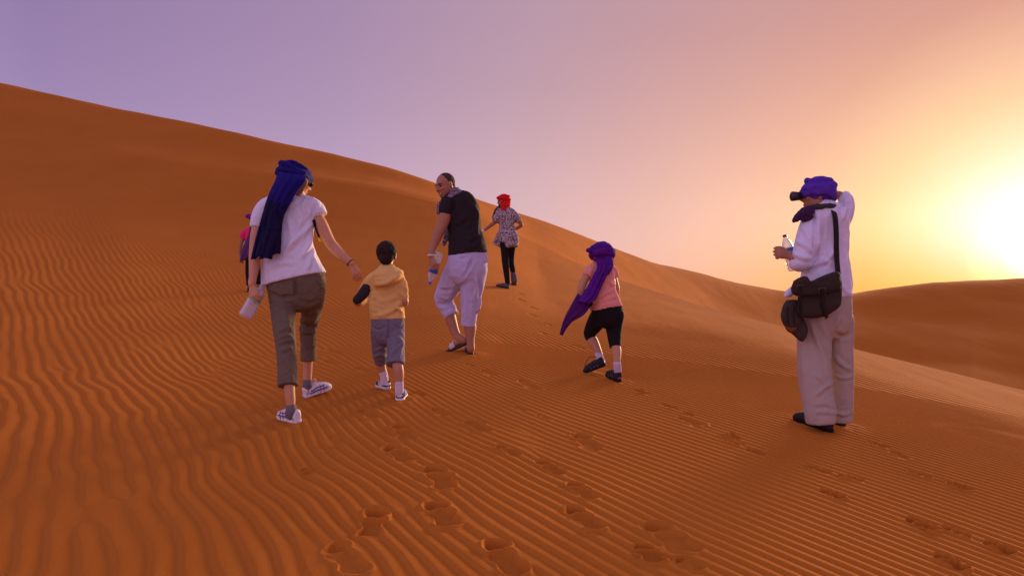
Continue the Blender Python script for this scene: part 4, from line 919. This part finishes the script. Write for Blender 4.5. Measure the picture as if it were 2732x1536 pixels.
# ---------------------------------------------------------------- woman in red turban
def build_red():
    g1 = gh(1352, 770); g2 = gh(1372, 762); D = g1.y; fg = Fig(D)
    e = person("person", (fg.p(1360, 770).x, D, g1.z), "far woman in red turban, grey patterned tunic and black leggings")
    B = Blob()
    fg.tube(B, [(1354, 650, 0, 16, .7), (1352, 610, 0, 15, .7), (1350, 575, 0, 19, .6), (1346, 562, 0, 12, .8), (1343, 554, 0, 6), (1341, 545, 0, 6)])
    fg.tube(B, [(1328, 570, 0, 8), (1322, 590, 0, 6), (1308, 602, 0, 5), (1294, 613, -.02, 4)])
    fg.tube(B, [(1369, 572, 0, 7.5), (1384, 590, .0, 6), (1391, 600, .02, 5), (1381, 608, .12, 4.5), (1372, 612, .2, 4)])
    fg.tube(B, [(1346, 650, 0, 8), (1349, 700, 0, 7), (1352, 735, 0, 5.5), (1352, 760, 0, 5)]); fg.tube(B, [(1365, 650, .02, 7.5), (1364, 695, .14, 6), (1367, 725, .1, 5.5), (1371, 748, .06, 5)])
    L, M, k = head(B, fg.p(1340, 537, 0), (-1, .35, -.1), (-.05, 0, 1), .22)
    hand(B, fg.p(1294, 613, -.02), (-.8, 0, -.45), (0, -.6, .6), 'L', .165, wr=.024); hand(B, fg.p(1372, 612, .2), (-.8, .4, -.2), (0, 0, 1), 'R', .165, wr=.024)
    solid("body", B, SKIN_E, e, vox=.008, sm=2); face_bits(L, M, k, e, M_BROW, M_EYE, M_LIP)
    tun = fabric("patterned_grey_cotton", (.52, .42, .42), c2=(.11, .085, .095), vscale=34, bump=.3, trans=.12)
    B = Blob()
    fg.tube(B, [(1346, 556, 0, 11, .8), (1349, 566, 0, 22, .6), (1352, 590, 0, 21, .66), (1353, 610, 0, 20.5, .7), (1357, 630, 0, 24, .75), (1362, 645, 0, 23, .75), (1365, 660, -.02, 18, .8)], round_ends=(True, False), seg=30)
    fg.tube(B, [(1334, 564, 0, 10), (1327, 578, 0, 10), (1320, 591, 0, 9.5)], round_ends=(True, False)); fg.tube(B, [(1364, 566, 0, 10), (1375, 578, 0, 10), (1385, 590, .01, 9)], round_ends=(True, False))
    fg.tube(B, [(1342, 622, .08, 14, .6), (1334, 640, .12, 14, .5), (1326, 656, .14, 14, .4)], round_ends=(True, False))
    solid("tunic", B, tun, e, vox=.011, sm=3, fns=(wrinkle(.009, 7, (1.6, 1, .8), 3, rot=.6),))
    blk = M_BLACK; B = Blob()
    fg.tube(B, [(1355, 630, 0, 18, .75), (1355, 650, 0, 17, .75)]); fg.tube(B, [(1346, 650, 0, 12.5), (1348, 680, 0, 11), (1349, 705, 0, 9.5), (1352, 735, 0, 7.5), (1354, 755, 0, 6.5)])
    fg.tube(B, [(1366, 650, .02, 11.5), (1364, 680, .1, 9), (1364, 700, .14, 8), (1367, 715, .12, 7.5), (1369, 729, .1, 7)], round_ends=(True, False)); solid("leggings", B, blk, e, vox=.01, sm=3)
    red = fabric("red_cotton", (.74, .012, .012), bump=.4, vary=.2, wr=.4, trans=.12); dred = fabric("dark_scarf_end", (.05, .02, .03))
    c = np.array(fg.p(1344, 531, 0)); Mh = frame((-1, .35, -.1), (0.05, 0, 1))
    Bt = turban(c, Mh, .100, .115, .095, [(.0, 1.0, .026, .25, .1, .022), (.03, .86, .024, -.1, .2, .02)]); fg.tube(Bt, [(1352, 530, .02, 8), (1354, 542, .01, 8), (1350, 552, .0, 9), (1344, 556, -.05, 8)]); fg.tube(Bt, [(1340, 548, -.06, 5), (1348, 545, -.09, 6), (1356, 540, -.05, 5)])
    solid("turban", Bt, red, e, vox=.009, sm=2, fns=(wrinkle(.008, 14, (1, 1, 2), 5),))
    B = Blob(); fg.tube(B, [(1336, 552, .0, 7), (1326, 562, .04, 7), (1320, 572, .06, 5), (1315, 582, .06, 3)]); solid("scarf_end", B, dred, e, vox=.009, sm=2)
    B = Blob(); B.ell(fg.p(1288, 616, -.03), (.035, .03, .03)); link("bracelet", raw_mesh("bracelet", B, M_WHITE_RUB), e)
    gs = fabric("grey_suede", (.10, .08, .085)); S1 = Shoe(g1 + Vector((.04, 0, 0)), gh(1336, 766), L=.25, width=.095, h_heel=.10, h_toe=.06); shoe_set(e, S1, gs, M_BLACK, "boot", vox=.008)
    S2 = Shoe(g2 + Vector((.02, 0, .01)), g2 + Vector((-.02, .22, .03)), L=.24, width=.10, h_heel=.13, h_toe=.06); o = shoe_set(e, S2, gs, M_BLACK, "boot", vox=.008)
    B = Blob(); fg.tube(B, [(1370, 733, .08, 7.5), (1372, 748, .06, 8.5)]); solid("boot_shaft", B, gs, e, vox=.008, sm=2)
build_red()

# ---------------------------------------------------------------- girl with long purple scarf
def build_girl():
    g1 = gh(1652, 1019); g2 = gh(1610, 985); D = g1.y + .12; fg = Fig(D); r = g1.y - D
    e = person("person", (fg.p(1630, 1010).x, D, g1.z), "girl in peach T-shirt and black capri leggings with a long purple headscarf")
    B = Blob()
    fg.tube(B, [(1624, 828, 0, 27, .62), (1618, 790, 0, 26, .62), (1610, 750, .02, 32, .62), (1604, 722, .04, 24, .7), (1602, 708, .05, 11), (1602, 695, .05, 11)])
    fg.tube(B, [(1573, 728, 0, 9), (1559, 747, -.02, 11), (1551, 772, -.03, 11), (1555, 790, -.02, 9.5), (1562, 806, .0, 8), (1572, 815, .02, 7)])
    fg.tube(B, [(1632, 730, .06, 9), (1640, 752, .06, 9.5), (1645, 775, .06, 8.5), (1640, 795, .14, 8), (1630, 805, .2, 7)])
    fg.tube(B, [(1606, 840, 0, 17), (1590, 860, .1, 16), (1575, 888, .19, 13), (1584, 915, .18, 14.5), (1597, 940, .14, 10), (1602, 958, .12, 9)])
    fg.tube(B, [(1640, 845, 0, 17), (1638, 880, .02, 15), (1641, 912, r*.2, 13.5), (1645, 940, r * .6, 12.5), (1646, 965, r, 9), (1648, 985, r+.02, 9)])
    L, M, k = head(B, fg.p(1601, 680, .04), (-.55, .85, -.12), (-.05, .05, 1), .215)
    hand(B, fg.p(1572, 815, .0), (.45, .2, -.25), (0, -.7, .7), 'L', .12, wr=.019); hand(B, fg.p(1630, 805, .2), (-.7, .4, 0), (0, 0, 1), 'R', .14, wr=.02)
    solid("body", B, SKIN_C, e, vox=.0055, sm=3); face_bits(L, M, k, e, M_BROW, M_EYE, M_LIP)
    m = fabric("peach_jersey", (.88, .34, .26), bump=.2, vary=.06, wr=.25, trans=.1)
    B = Blob()
    fg.tube(B, [(1602, 708, .04, 16, .8), (1603, 720, .03, 32, .66), (1606, 745, .01, 34, .66), (1611, 775, .0, 31, .72), (1617, 800, .0, 36, .74), (1621, 822, .0, 40.5, .74)], round_ends=(True, False), seg=34)
    fg.tube(B, [(1586, 714, .02, 14), (1573, 724, .0, 14.5), (1566, 736, -.01, 13)], round_ends=(True, False)); fg.tube(B, [(1625, 716, .05, 14), (1636, 726, .06, 13), (1641, 741, .06, 11)], round_ends=(True, False))
    solid("shirt", B, m, e, vox=.007, sm=4, fns=(wrinkle(.003, 9, (1, 1, 2), 4, rot=-.3), folds([([(430, 610), (540, 560), (640, 515)], 5, .008), ([(440, 660), (560, 610), (670, 590)], 5, .007), ([(560, 440), (600, 480), (640, 470)], 4, .006), ([(620, 340), (600, 420), (560, 480)], 5, .006), ([(380, 290), (375, 350), (390, 400)], 4, -.008), ([(450, 700), (540, 660), (660, 640)], 5, .005)], conv(1460, 620, .2902))))
    B = Blob()
    fg.tube(B, [(1622, 818, 0, 38, .76), (1624, 840, 0, 38, .78), (1624, 850, 0, 36, .78)], round_ends=(False, True), seg=30)
    fg.tube(B, [(1604, 835, .02, 26), (1590, 860, .1, 24), (1576, 882, .18, 18.5), (1574, 893, .2, 16.5), (1578, 903, .19, 15)], round_ends=(True, False)); fg.tube(B, [(1640, 840, 0, 26), (1638, 870, .02, 22), (1639, 900, .0, 18), (1642, 926, r * .4, 15)], round_ends=(True, False))
    solid("leggings", B, M_BLACK, e, vox=.007, sm=3, fns=(wrinkle(.003, 18, (1, 1, 2), 2),))
    pu = fabric("purple_cotton", (.105, .007, .235), bump=.4, vary=.3, vscale=16, wr=.45, trans=.15); gauze = fabric("purple_gauze", (.10, .012, .16), bump=.4, vary=.3, vscale=16, alpha=.90, trans=.2)
    c = np.array(fg.p(1606, 674, .04)); Mh = frame((-.55, .85, -.12), (.05, .05, 1))
    Bt = turban(c, Mh, .104, .112, .100, [(.005, .94, .020, .1, -.1, .028), (-.03, .93, .018, -.1, .2, .026), (.035, .82, .018, .1, .1, .024)]); fg.tube(Bt, [(1578, 668, -.02, 7), (1571, 668, -.02, 7)])
    fg.tube(Bt, [(1622, 690, -.02, 12), (1624, 705, -.05, 13), (1618, 722, -.07, 12)])
    solid("turban", Bt, pu, e, vox=.006, sm=3, fns=(wrinkle(.006, 16, (.8, .8, 2), 5, rot=-.3),))
    B = sheet([(1590, 690, 1630, 694, -.06), (1594, 710, 1629, 712, -.075), (1584, 735, 1619, 736, -.09), (1571, 762, 1604, 770, -.10), (1557, 785, 1592, 796, -.11), (1543, 803, 1570, 812, -.13)], fg, folds=3, famp=.016, bulge=.035, seed=3, thick=.012, nu=24)
    link("scarf_tail", raw_mesh("scarf_tail", B, pu), e)
    B = sheet([(1541, 782, 1568, 806, -.12), (1528, 804, 1571, 822, -.12), (1517, 824, 1553, 842, -.12), (1504, 850, 1525, 858, -.12), (1497, 872, 1508, 878, -.12), (1494, 892, 1499, 894, -.12)], fg, folds=2, famp=.014, bulge=.01, seed=6, thick=.005, nu=20)
    link("scarf_end", raw_mesh("scarf_end", B, gauze), e)
    B = Blob(); fg.tube(B, [(1575, 806, -.05, 9), (1560, 812, -.06, 15), (1546, 816, -.06, 15), (1538, 824, -.06, 10)], .6); solid("folded_cap", B, M_BLACK, e, vox=.007, sm=3, fns=(wrinkle(.008, 18, (1, 1, 1), 2),))
    ws = fabric("white_ankle_sock", (.55, .47, .58), bump=.5); dk = fabric("black_mesh", (.028, .02, .028), bump=.5); pk = plain("pink_trim", (.30, .04, .10), .5); gy = plain("grey_trim", (.14, .10, .12), .6)
    S1 = Shoe(g1, g1 + Vector((-.055, .15, .03)), L=.205, width=.088, h_heel=.090, h_toe=.062)
    h2 = np.array(fg.p(1617, 974, .06)); t2 = np.array(fg.p(1566, 993, .12)); S2 = Shoe(h2, t2, L=.21, width=.084, h_heel=.088, h_toe=.060, up=(.25, -.3, 1))
    for S in (S1, S2):
        o = shoe_set(e, S, dk, M_BLACK, "trainer")
        for sd in (-1, 1):
            for u0 in (.35, .5, .65):
                B = Blob(); ribbon(B, [S.surf(u0 - .05, .3, sd, .002), S.surf(u0 + .04, .9, sd, .001)], .003, .5, 2); link("side_stripe", raw_mesh("side_stripe", B, gy), o)
        B = Blob(); B.ell(S.P(0, .02, .035), (.02, .008, .012), S.M); link("heel_tab", raw_mesh("heel_tab", B, pk), o); laces(S, o, gy)
    B = Blob(); fg.tube(B, [(1646, 970, r, 10.2), (1647, 980, r+.01, 10.2), (1648, 988, r+.02, 10.2)]); solid("sock", B, ws, e, vox=.005, sm=2, fns=(wrinkle(.002, 40, (.5, .5, 3)),))
    B = Blob(); fg.tube(B, [(1597, 944, .14, 10.6), (1601, 956, .12, 10.4), (1605, 964, .11, 10.5)]); solid("sock", B, ws, e, vox=.005, sm=2, fns=(wrinkle(.002, 40, (.5, .5, 3)),))
    B = Blob(); ribbon(B, [fg.p(1590, 952, .1), fg.p(1574, 952, .08), fg.p(1563, 966, .08), fg.p(1560, 978, .08)], .0028, 1); link("loose_lace", raw_mesh("loose_lace", B, dk), e)
build_girl()

# ---------------------------------------------------------------- girl half hidden behind the woman
def build_pink():
    g1 = gh(672, 778); D = g1.y; fg = Fig(D)
    e = person("person", (fg.p(676, 778).x, D, g1.z), "girl in bright pink T-shirt half hidden behind the woman in white")
    B = Blob()
    fg.tube(B, [(674, 690, 0, 14, .75), (672, 655, 0, 14, .7), (670, 625, 0, 15, .65), (674, 611, 0, 8), (677, 600, 0, 5.5)])
    fg.tube(B, [(652, 622, 0, 6.5), (645, 650, 0, 5.5), (641, 675, 0, 4.5), (644, 690, -.03, 4)]); fg.tube(B, [(690, 622, 0, 6.5), (700, 650, 0, 5.5), (702, 675, 0, 4.5)])
    fg.tube(B, [(665, 695, 0, 6.5), (663, 730, 0, 5.5), (664, 770, 0, 4.5)]); fg.tube(B, [(685, 695, 0, 6.5), (688, 730, .08, 5.5), (690, 768, .1, 4.5)])
    L, M, k = head(B, fg.p(676, 586, 0), (-.7, .7, -.1), (0, 0, 1), .20)
    hand(B, fg.p(644, 688, -.03), (.1, -.1, -1), (-.6, -.8, 0), 'L', .12, wr=.018)
    solid("body", B, SKIN_E, e, vox=.007, sm=2); face_bits(L, M, k, e, M_BROW, M_EYE, M_LIP)
    m = fabric("hot_pink_jersey", (.85, .035, .16), bump=.2, vary=.06, trans=.12)
    B = Blob(); fg.tube(B, [(675, 610, 0, 8, .8), (671, 618, 0, 17, .66), (672, 640, 0, 17, .7), (674, 665, 0, 17, .75), (676, 690, 0, 19, .75)], round_ends=(True, False), seg=28)
    fg.tube(B, [(660, 616, 0, 8), (651, 624, 0, 8.5), (646, 636, 0, 8)], round_ends=(True, False)); fg.tube(B, [(686, 616, 0, 8), (694, 626, 0, 8), (697, 638, 0, 7)], round_ends=(True, False))
    solid("shirt", B, m, e, vox=.008, sm=3, fns=(wrinkle(.005, 12, (1, 1, 1.4), 4),))
    B = Blob(); fg.tube(B, [(675, 686, 0, 16, .75), (675, 700, 0, 15, .75)]); fg.tube(B, [(665, 695, 0, 9.5), (663, 725, 0, 8), (664, 758, 0, 6.5)]); fg.tube(B, [(685, 695, 0, 9.5), (688, 725, .08, 8), (690, 755, .1, 6.5)])
    solid("leggings", B, M_BLACK, e, vox=.008, sm=2)
    pu = fabric("violet_cotton", (.20, .012, .28), bump=.4, vary=.3, trans=.1); dv = fabric("plum_cotton", (.09, .03, .12), bump=.4, vary=.3)
    c = np.array(fg.p(680, 581, 0)); Bt = turban(c, frame((-.7, .7, -.1), (0, 0, 1)), .095, .105, .085, [(.0, 1, .024, .1, .1, .024), (.02, .9, .02, -.2, 0, .02)]); fg.tube(Bt, [(668, 577, -.06, 6), (661, 577, -.08, 6)]); fg.tube(Bt, [(676, 590, -.04, 8), (674, 603, -.04, 7)])
    solid("turban", Bt, pu, e, vox=.008, sm=2, fns=(wrinkle(.006, 16, (1, 1, 2), 5),))
    B = sheet([(668, 604, 690, 606, -.10), (664, 625, 684, 640, -.12), (652, 650, 680, 668, -.14), (645, 672, 668, 685, -.15), (640, 700, 652, 694, -.15)], fg, folds=2, famp=.015, bulge=.02, seed=3, thick=.008, nu=14); link("scarf_tail", raw_mesh("scarf_tail", B, dv), e)
    dk = M_BLACK
    for g in (gh(664, 780), gh(690, 776)):
        S = Shoe(g, g + Vector((-.03, .18, .03)), L=.2, width=.08, h_heel=.08, h_toe=.05); shoe_set(e, S, dk, dk, vox=.008)
build_pink()

# ---------------------------------------------------------------- photographer on the right
def build_photographer():
    g1 = gh(2216, 1153); g2 = gh(2252, 1138); D = .5 * (g1.y + g2.y) + .04; fg = Fig(D); l = g1.y - D; r = g2.y - D
    e = person("person", (fg.p(2200, 1150).x, D, g1.z), "standing person in white shirt, purple turban and pale trousers raising a camera")
    B = Blob()
    fg.tube(B, [(2200, 840, 0, 50, .72), (2200, 780, 0, 48, .7), (2202, 700, 0, 48, .66), (2206, 620, 0, 52, .6), (2200, 580, 0, 36, .8), (2188, 558, 0, 20), (2182, 540, 0, 20)])
    fg.tube(B, [(2164, 600, -.02, 24), (2148, 650, -.06, 21), (2136, 692, -.09, 18), (2120, 690, -.06, 14), (2108, 680, -.03, 11)])
    fg.tube(B, [(2242, 590, .04, 20), (2258, 562, .08, 17), (2261, 536, .10, 14), (2246, 524, .12, 12), (2228, 519, .15, 11), (2205, 517, .17, 11)])
    fg.tube(B, [(2172, 850, 0, 28), (2172, 960, l * .3, 24), (2182, 1050, l * .8, 20), (2196, 1120, l, 15)]); fg.tube(B, [(2238, 850, .03, 24), (2243, 920, .04, 20), (2246, 1050, r, 17), (2248, 1115, r, 15)])
    L, M, k = head(B, fg.p(2180, 522, .02), (-1, .28, -.02), (.02, 0, 1), .235)
    hand(B, fg.p(2205, 517, .17), (-1, -.1, -.05), (0, .5, .8), 'R', .18, (35, 45, 35), 30, 15, wr=.026)
    w = np.array(fg.p(2110, 683, -.03)); hand(B, w, (-.92, -.1, .22), (-.1, -1, .1), 'L', .18, (40, 62, 48), 42, 22, wr=.026)
    solid("body", B, SKIN_D, e, vox=.0055, sm=3); face_bits(L, M, k, e, M_BROW, M_EYE, M_LIP)
    m = fabric("white_cotton", (.80, .75, .90), bump=.25, vary=.05, wr=.22, trans=.1)
    B = Blob()
    fg.tube(B, [(2196, 562, 0, 38, .8), (2204, 578, 0, 56, .66), (2207, 620, 0, 56, .64), (2204, 680, 0, 56, .66), (2202, 730, 0, 62, .7), (2203, 770, 0, 66, .72), (2205, 795, 0, 68, .72)], round_ends=(True, False), seg=40)
    fg.tube(B, [(2172, 590, -.02, 32), (2158, 630, -.05, 30), (2146, 672, -.08, 28), (2138, 698, -.09, 25), (2126, 702, -.07, 20), (2117, 694, -.05, 15)], round_ends=(True, False), seg=26)
    fg.tube(B, [(2234, 604, .03, 26), (2247, 580, .06, 25), (2256, 555, .09, 22), (2260, 535, .10, 17), (2258, 525, .11, 12)]); fg.tube(B, [(2262, 540, .10, 16), (2254, 528, .11, 17), (2244, 522, .12, 16)], round_ends=(True, False), seg=26)
    fg.tube(B, [(2252, 620, .0, 15), (2250, 680, .0, 14), (2256, 740, .0, 16), (2262, 780, .0, 13)], round_ends=(True, False))
    solid("shirt", B, m, e, vox=.008, sm=5, fns=(wrinkle(.005, 6.5, (2, 1, .8), 7, rot=.5), folds([([(335, 320), (362, 450), (358, 660)], 5, -.018), ([(190, 560), (280, 590), (355, 660)], 6, .012), ([(170, 640), (250, 680), (340, 700)], 6, .010),
        ([(520, 350), (515, 550), (450, 760)], 9, .014), ([(380, 380), (375, 560), (420, 720)], 8, .009), ([(290, 790), (400, 710), (500, 745)], 7, .010), ([(600, 230), (590, 330), (560, 430)], 5, .009), ([(640, 280), (600, 280), (560, 310)], 5, -.010),
        ([(500, 640), (430, 720), (330, 760)], 6, .009), ([(240, 440), (300, 500), (340, 600)], 6, .009), ([(600, 480), (590, 640), (600, 800)], 5, .010), ([(560, 880), (600, 940), (640, 980)], 6, .008)], conv(2050, 450, .3453))))
    tr = fabric("pale_khaki", (.42, .335, .27), bump=.3, vary=.07, wr=.18)
    B = Blob()
    fg.tube(B, [(2205, 785, 0, 64, .74), (2204, 820, 0, 66, .76), (2203, 860, 0, 66, .74)], round_ends=(False, True), seg=36)
    fg.tube(B, [(2172, 850, -.02, 42), (2172, 930, -.02, 42), (2174, 1000, l * .5, 41), (2182, 1060, l * .8, 39), (2188, 1100, l, 38), (2190, 1126, l, 37)], round_ends=(True, False), seg=30)
    fg.tube(B, [(2238, 850, .03, 36), (2242, 920, .04, 32), (2246, 985, r * .7, 30), (2246, 1050, r, 28), (2248, 1126, r, 24)], round_ends=(True, False), seg=30)
    solid("trousers", B, tr, e, vox=.009, sm=5, fns=(wrinkle(.005, 5, (2.2, 1, .7), 5, rot=-.35), folds([([(420, 200), (540, 500), (650, 780)], 7, .016), ([(480, 1010), (590, 910), (675, 860)], 6, .011), ([(470, 1130), (590, 1115), (685, 1150)], 4, -.010),
        ([(480, 1180), (580, 1170), (690, 1190)], 4, .008), ([(690, 330), (780, 385), (860, 350)], 6, -.010), ([(690, 590), (790, 690), (875, 730)], 6, .012), ([(700, 790), (790, 815), (880, 790)], 5, .010), ([(690, 1170), (780, 1195), (870, 1170)], 5, .010),
        ([(700, 300), (720, 220), (760, 180)], 6, .010), ([(340, 300), (360, 600), (370, 900)], 8, .008), ([(560, 250), (600, 340), (640, 420)], 6, .008), ([(470, 780), (560, 830), (640, 950)], 6, .008)], conv(2050, 800, .2554))))
    B = Blob(); ribbon(B, [fg.p(2172, 1068, l - .105), fg.p(2173, 1095, l - .108), fg.p(2171, 1124, l - .108)], .0022, 1); link("seam", raw_mesh("seam", B, tr), e)
    pv = fabric("violet_blue_cotton", (.11, .035, .42), bump=.45, vary=.3, vscale=16, wr=.45, trans=.1); dp = fabric("dark_plum_cotton", (.05, .015, .07), bump=.4, vary=.3)
    c = np.array(fg.p(2184, 508, .02)); Mh = frame((-1, .28, -.02), (-.10, 0, 1))
    Bt = turban(c, Mh, .104, .110, .100, [(-.02, .93, .020, .06, .15, .030), (.018, .92, .020, -.1, -.05, .028), (.058, .70, .018, .1, .1, .022), (-.045, .94, .018, .1, .28, .024)]); fg.tube(Bt, [(2206, 532, -.02, 9), (2212, 544, -.02, 8)])
    solid("turban", Bt, pv, e, vox=.006, sm=3, fns=(wrinkle(.007, 15, (.6, .6, 2.4), 5, rot=.25),))
    B = Blob(); ring_band(B, np.array(fg.p(2190, 557, .0)), frame((-1, .2, 0), (0, 0, 1)), .078, .085, .020, (.05, .1), seed=2); solid("collar_scarf", B, fabric("charcoal_scarf", (.05, .04, .04)), e, vox=.007, sm=2, fns=(wrinkle(.005, 20, (1, 1, 2), 3),))
    B = Blob(); fg.tube(B, [(2164, 562, -.08, 11), (2150, 566, -.09, 13), (2136, 574, -.07, 10), (2124, 584, -.06, 7), (2118, 589, -.05, 4)]); fg.tube(B, [(2158, 576, -.09, 11), (2146, 582, -.08, 9)])
    solid("scarf", B, dp, e, vox=.007, sm=2, fns=(wrinkle(.010, 18, (1, 1, 1.6), 4),))
    dk = fabric("black_shoe_leather", (.018, .013, .014), rough=.6, bump=.3)
    S1 = Shoe(g1, gh(2128, 1120), L=.32, width=.12, h_heel=.085, h_toe=.075); S2 = Shoe(g2 + Vector((-.01, 0, 0)), g2 + Vector((-.10, .25, .03)), L=.31, width=.11, h_heel=.075, h_toe=.06)
    for S in (S1, S2):
        o = shoe_set(e, S, dk, M_BLACK)
        for u0 in (.5, .66):
            B = Blob(); ribbon(B, [S.surf(u0, .25, -1, .003), S.P(0, u0, S.hgt(u0) + .003), S.surf(u0, .25, 1, .003)], .008, .4, 3); link("strap", raw_mesh("strap", B, M_BLACK), o)
    # camera
    cb = plain("camera_black", (.02, .016, .016), .45); cg = plain("lens_glass", (.02, .02, .03), .05)
    ce = person("camera", fg.p(2140, 524, .05), "black camera with a long lens held to the photographer's eye", "camera")
    B = Blob(); fg.tube(B, [(2150, 523, .05, 17), (2158, 523, .05, 17)], 1.6, round_ends=(False, False)); link("camera_body", raw_mesh("camera_body", B, cb), ce)
    ax = unit(np.array(fg.p(2109, 524, .03)) - np.array(fg.p(2150, 523, .05))); b0 = np.array(fg.p(2151, 523, .05)); kk = fg.k
    B = Blob(); lathe(B, b0, ax, [(0, 11 * kk), (8 * kk, 11.5 * kk), (9 * kk, 10 * kk), (20 * kk, 10.5 * kk), (21 * kk, 11.5 * kk), (28 * kk, 11.5 * kk), (29 * kk, 12 * kk), (41 * kk, 13 * kk), (42 * kk, 12 * kk)], ref=(0, 0, 1)); link("lens", raw_mesh("lens", B, cb), ce)
    B = Blob(); lathe(B, b0 + ax * 42 * kk, ax, [(0, 10.5 * kk), (.002, 9 * kk), (.004, 3 * kk)], ref=(0, 0, 1)); link("front_glass", raw_mesh("front_glass", B, cg), ce)
    # shoulder bag
    bagm = fabric("dark_brown_canvas", (.040, .026, .018), bump=.5, bscale=260, vary=.25, wr=.25); web = fabric("black_webbing", (.022, .016, .012), bump=.5); brass = plain("dull_buckle", (.10, .075, .06), .4, .5)
    be = person("shoulder_bag", fg.p(2180, 800, -.2), "dark brown canvas shoulder bag hanging at the photographer's hip", "shoulder bag")
    B = Blob(); pillow(B, [(2134, 778), (2150, 770), (2200, 758), (2240, 742), (2246, 775), (2242, 812), (2222, 832), (2195, 845), (2160, 847), (2134, 843), (2128, 815)], fg, -.30, -.17); solid("bag_body", B, bagm, be, vox=.007, sm=3, fns=(wrinkle(.006, 10, (1.4, 1, .8), 3),))
    B = Blob(); pillow(B, [(2114, 764), (2122, 748), (2150, 738), (2162, 752), (2200, 736), (2236, 727), (2242, 760), (2240, 776), (2200, 784), (2150, 790), (2122, 786), (2113, 778)], fg, -.325, -.16, .10); fl = solid("flap", B, bagm, be, vox=.007, sm=3, fns=(wrinkle(.009, 11, (1.2, 1, 1.4), 5, rot=.2),))
    B = Blob(); ribbon(B, [fg.p(2124, 784, -.335), fg.p(2160, 786, -.345), fg.p(2205, 779, -.345), fg.p(2240, 770, -.32)], .004, .8); link("flap_edge", raw_mesh("flap_edge", B, web), fl)
    for pts in ([(2192, 770, -.345), (2196, 800, -.325), (2201, 830, -.31), (2206, 848, -.28)], [(2134, 762, -.345), (2134, 790, -.345), (2136, 820, -.31), (2138, 842, -.28)]):
        B = Blob(); ribbon(B, [fg.p(*q) for q in pts], .013, .18); s1 = link("closing_strap", raw_mesh("closing_strap", B, web), be)
        q = pts[0]; B = Blob(); a = fg.p(q[0] - 8, q[1], q[2] - .012); b = fg.p(q[0] + 9, q[1] - 2, q[2] - .012); c_ = fg.p(q[0] + 10, q[1] + 16, q[2] - .012); d_ = fg.p(q[0] - 7, q[1] + 18, q[2] - .012)
        ribbon(B, [a, b, c_, d_, a], .0035, .8, 1); link("buckle", raw_mesh("buckle", B, brass), s1)
    B = Blob(); ribbon(B, [fg.p(2222, 556, -.07), fg.p(2228, 580, -.13), fg.p(2231, 620, -.135), fg.p(2232, 680, -.125), fg.p(2236, 730, -.17)], .019, .16, 4)
    ribbon(B, [fg.p(2222, 556, -.07), fg.p(2214, 552, .0), fg.p(2196, 566, .12), fg.p(2170, 640, .16), fg.p(2140, 740, .12), fg.p(2124, 760, -.2)], .015, .16, 4); link("shoulder_strap", raw_mesh("shoulder_strap", B, web), be)
    # pouch with a tan base
    pm = fabric("grey_brown_pouch", (.055, .036, .030), bump=.5, vary=.25, wr=.25); tan = fabric("tan_base", (.16, .06, .008), bump=.3)
    pe = person("pouch", fg.p(2110, 840, -.15), "small grey pouch with tan base hanging below the shoulder bag", "pouch")
    B = Blob(); pillow(B, [(2088, 822), (2096, 804), (2112, 800), (2134, 806), (2140, 840), (2132, 872), (2108, 878), (2092, 866), (2084, 846)], fg, -.24, -.08, .12); solid("pouch_body", B, pm, pe, vox=.007, sm=3, fns=(wrinkle(.005, 16, (1.5, 1, .8), 3),))
    B = Blob(); pillow(B, [(2094, 868), (2112, 872), (2128, 870), (2122, 884), (2108, 888), (2098, 880)], fg, -.235, -.10, .15); solid("pouch_base", B, tan, pe, vox=.007, sm=3)
    B = Blob(); pillow(B, [(2118, 850), (2134, 838), (2150, 862), (2155, 884), (2146, 906), (2136, 910), (2118, 894), (2108, 882)], fg, -.20, -.10, .14); solid("pouch_tail", B, pm, pe, vox=.007, sm=3, fns=(wrinkle(.004, 16, (1, 1, 1), 3),))
    for x in (2104, 2120):
        B = Blob(); ribbon(B, [fg.p(x, 806, -.22), fg.p(x - 3, 835, -.255), fg.p(x, 866, -.245)], .004, .7); link("strap", raw_mesh("strap", B, web), pe)
    # white cloth end between bag and hip
    B = Blob(); fg.tube(B, [(2118, 770, -.05, 8), (2106, 782, -.06, 10), (2098, 787, -.06, 6)]); solid("shirt_tail", B, m, e, vox=.007, sm=2, fns=(wrinkle(.006, 20, (1, 1, 1), 3),))
    a = np.array(fg.p(2117, 722, .035)); b = np.array(fg.p(2091, 618, .02)); ax = unit(b - a)
    bottle("water_bottle", a, ax, .272, .037, M_CAPD, "clear water bottle with dark blue cap held upright by the photographer", M_LABELB, (.52, .63))
build_photographer()
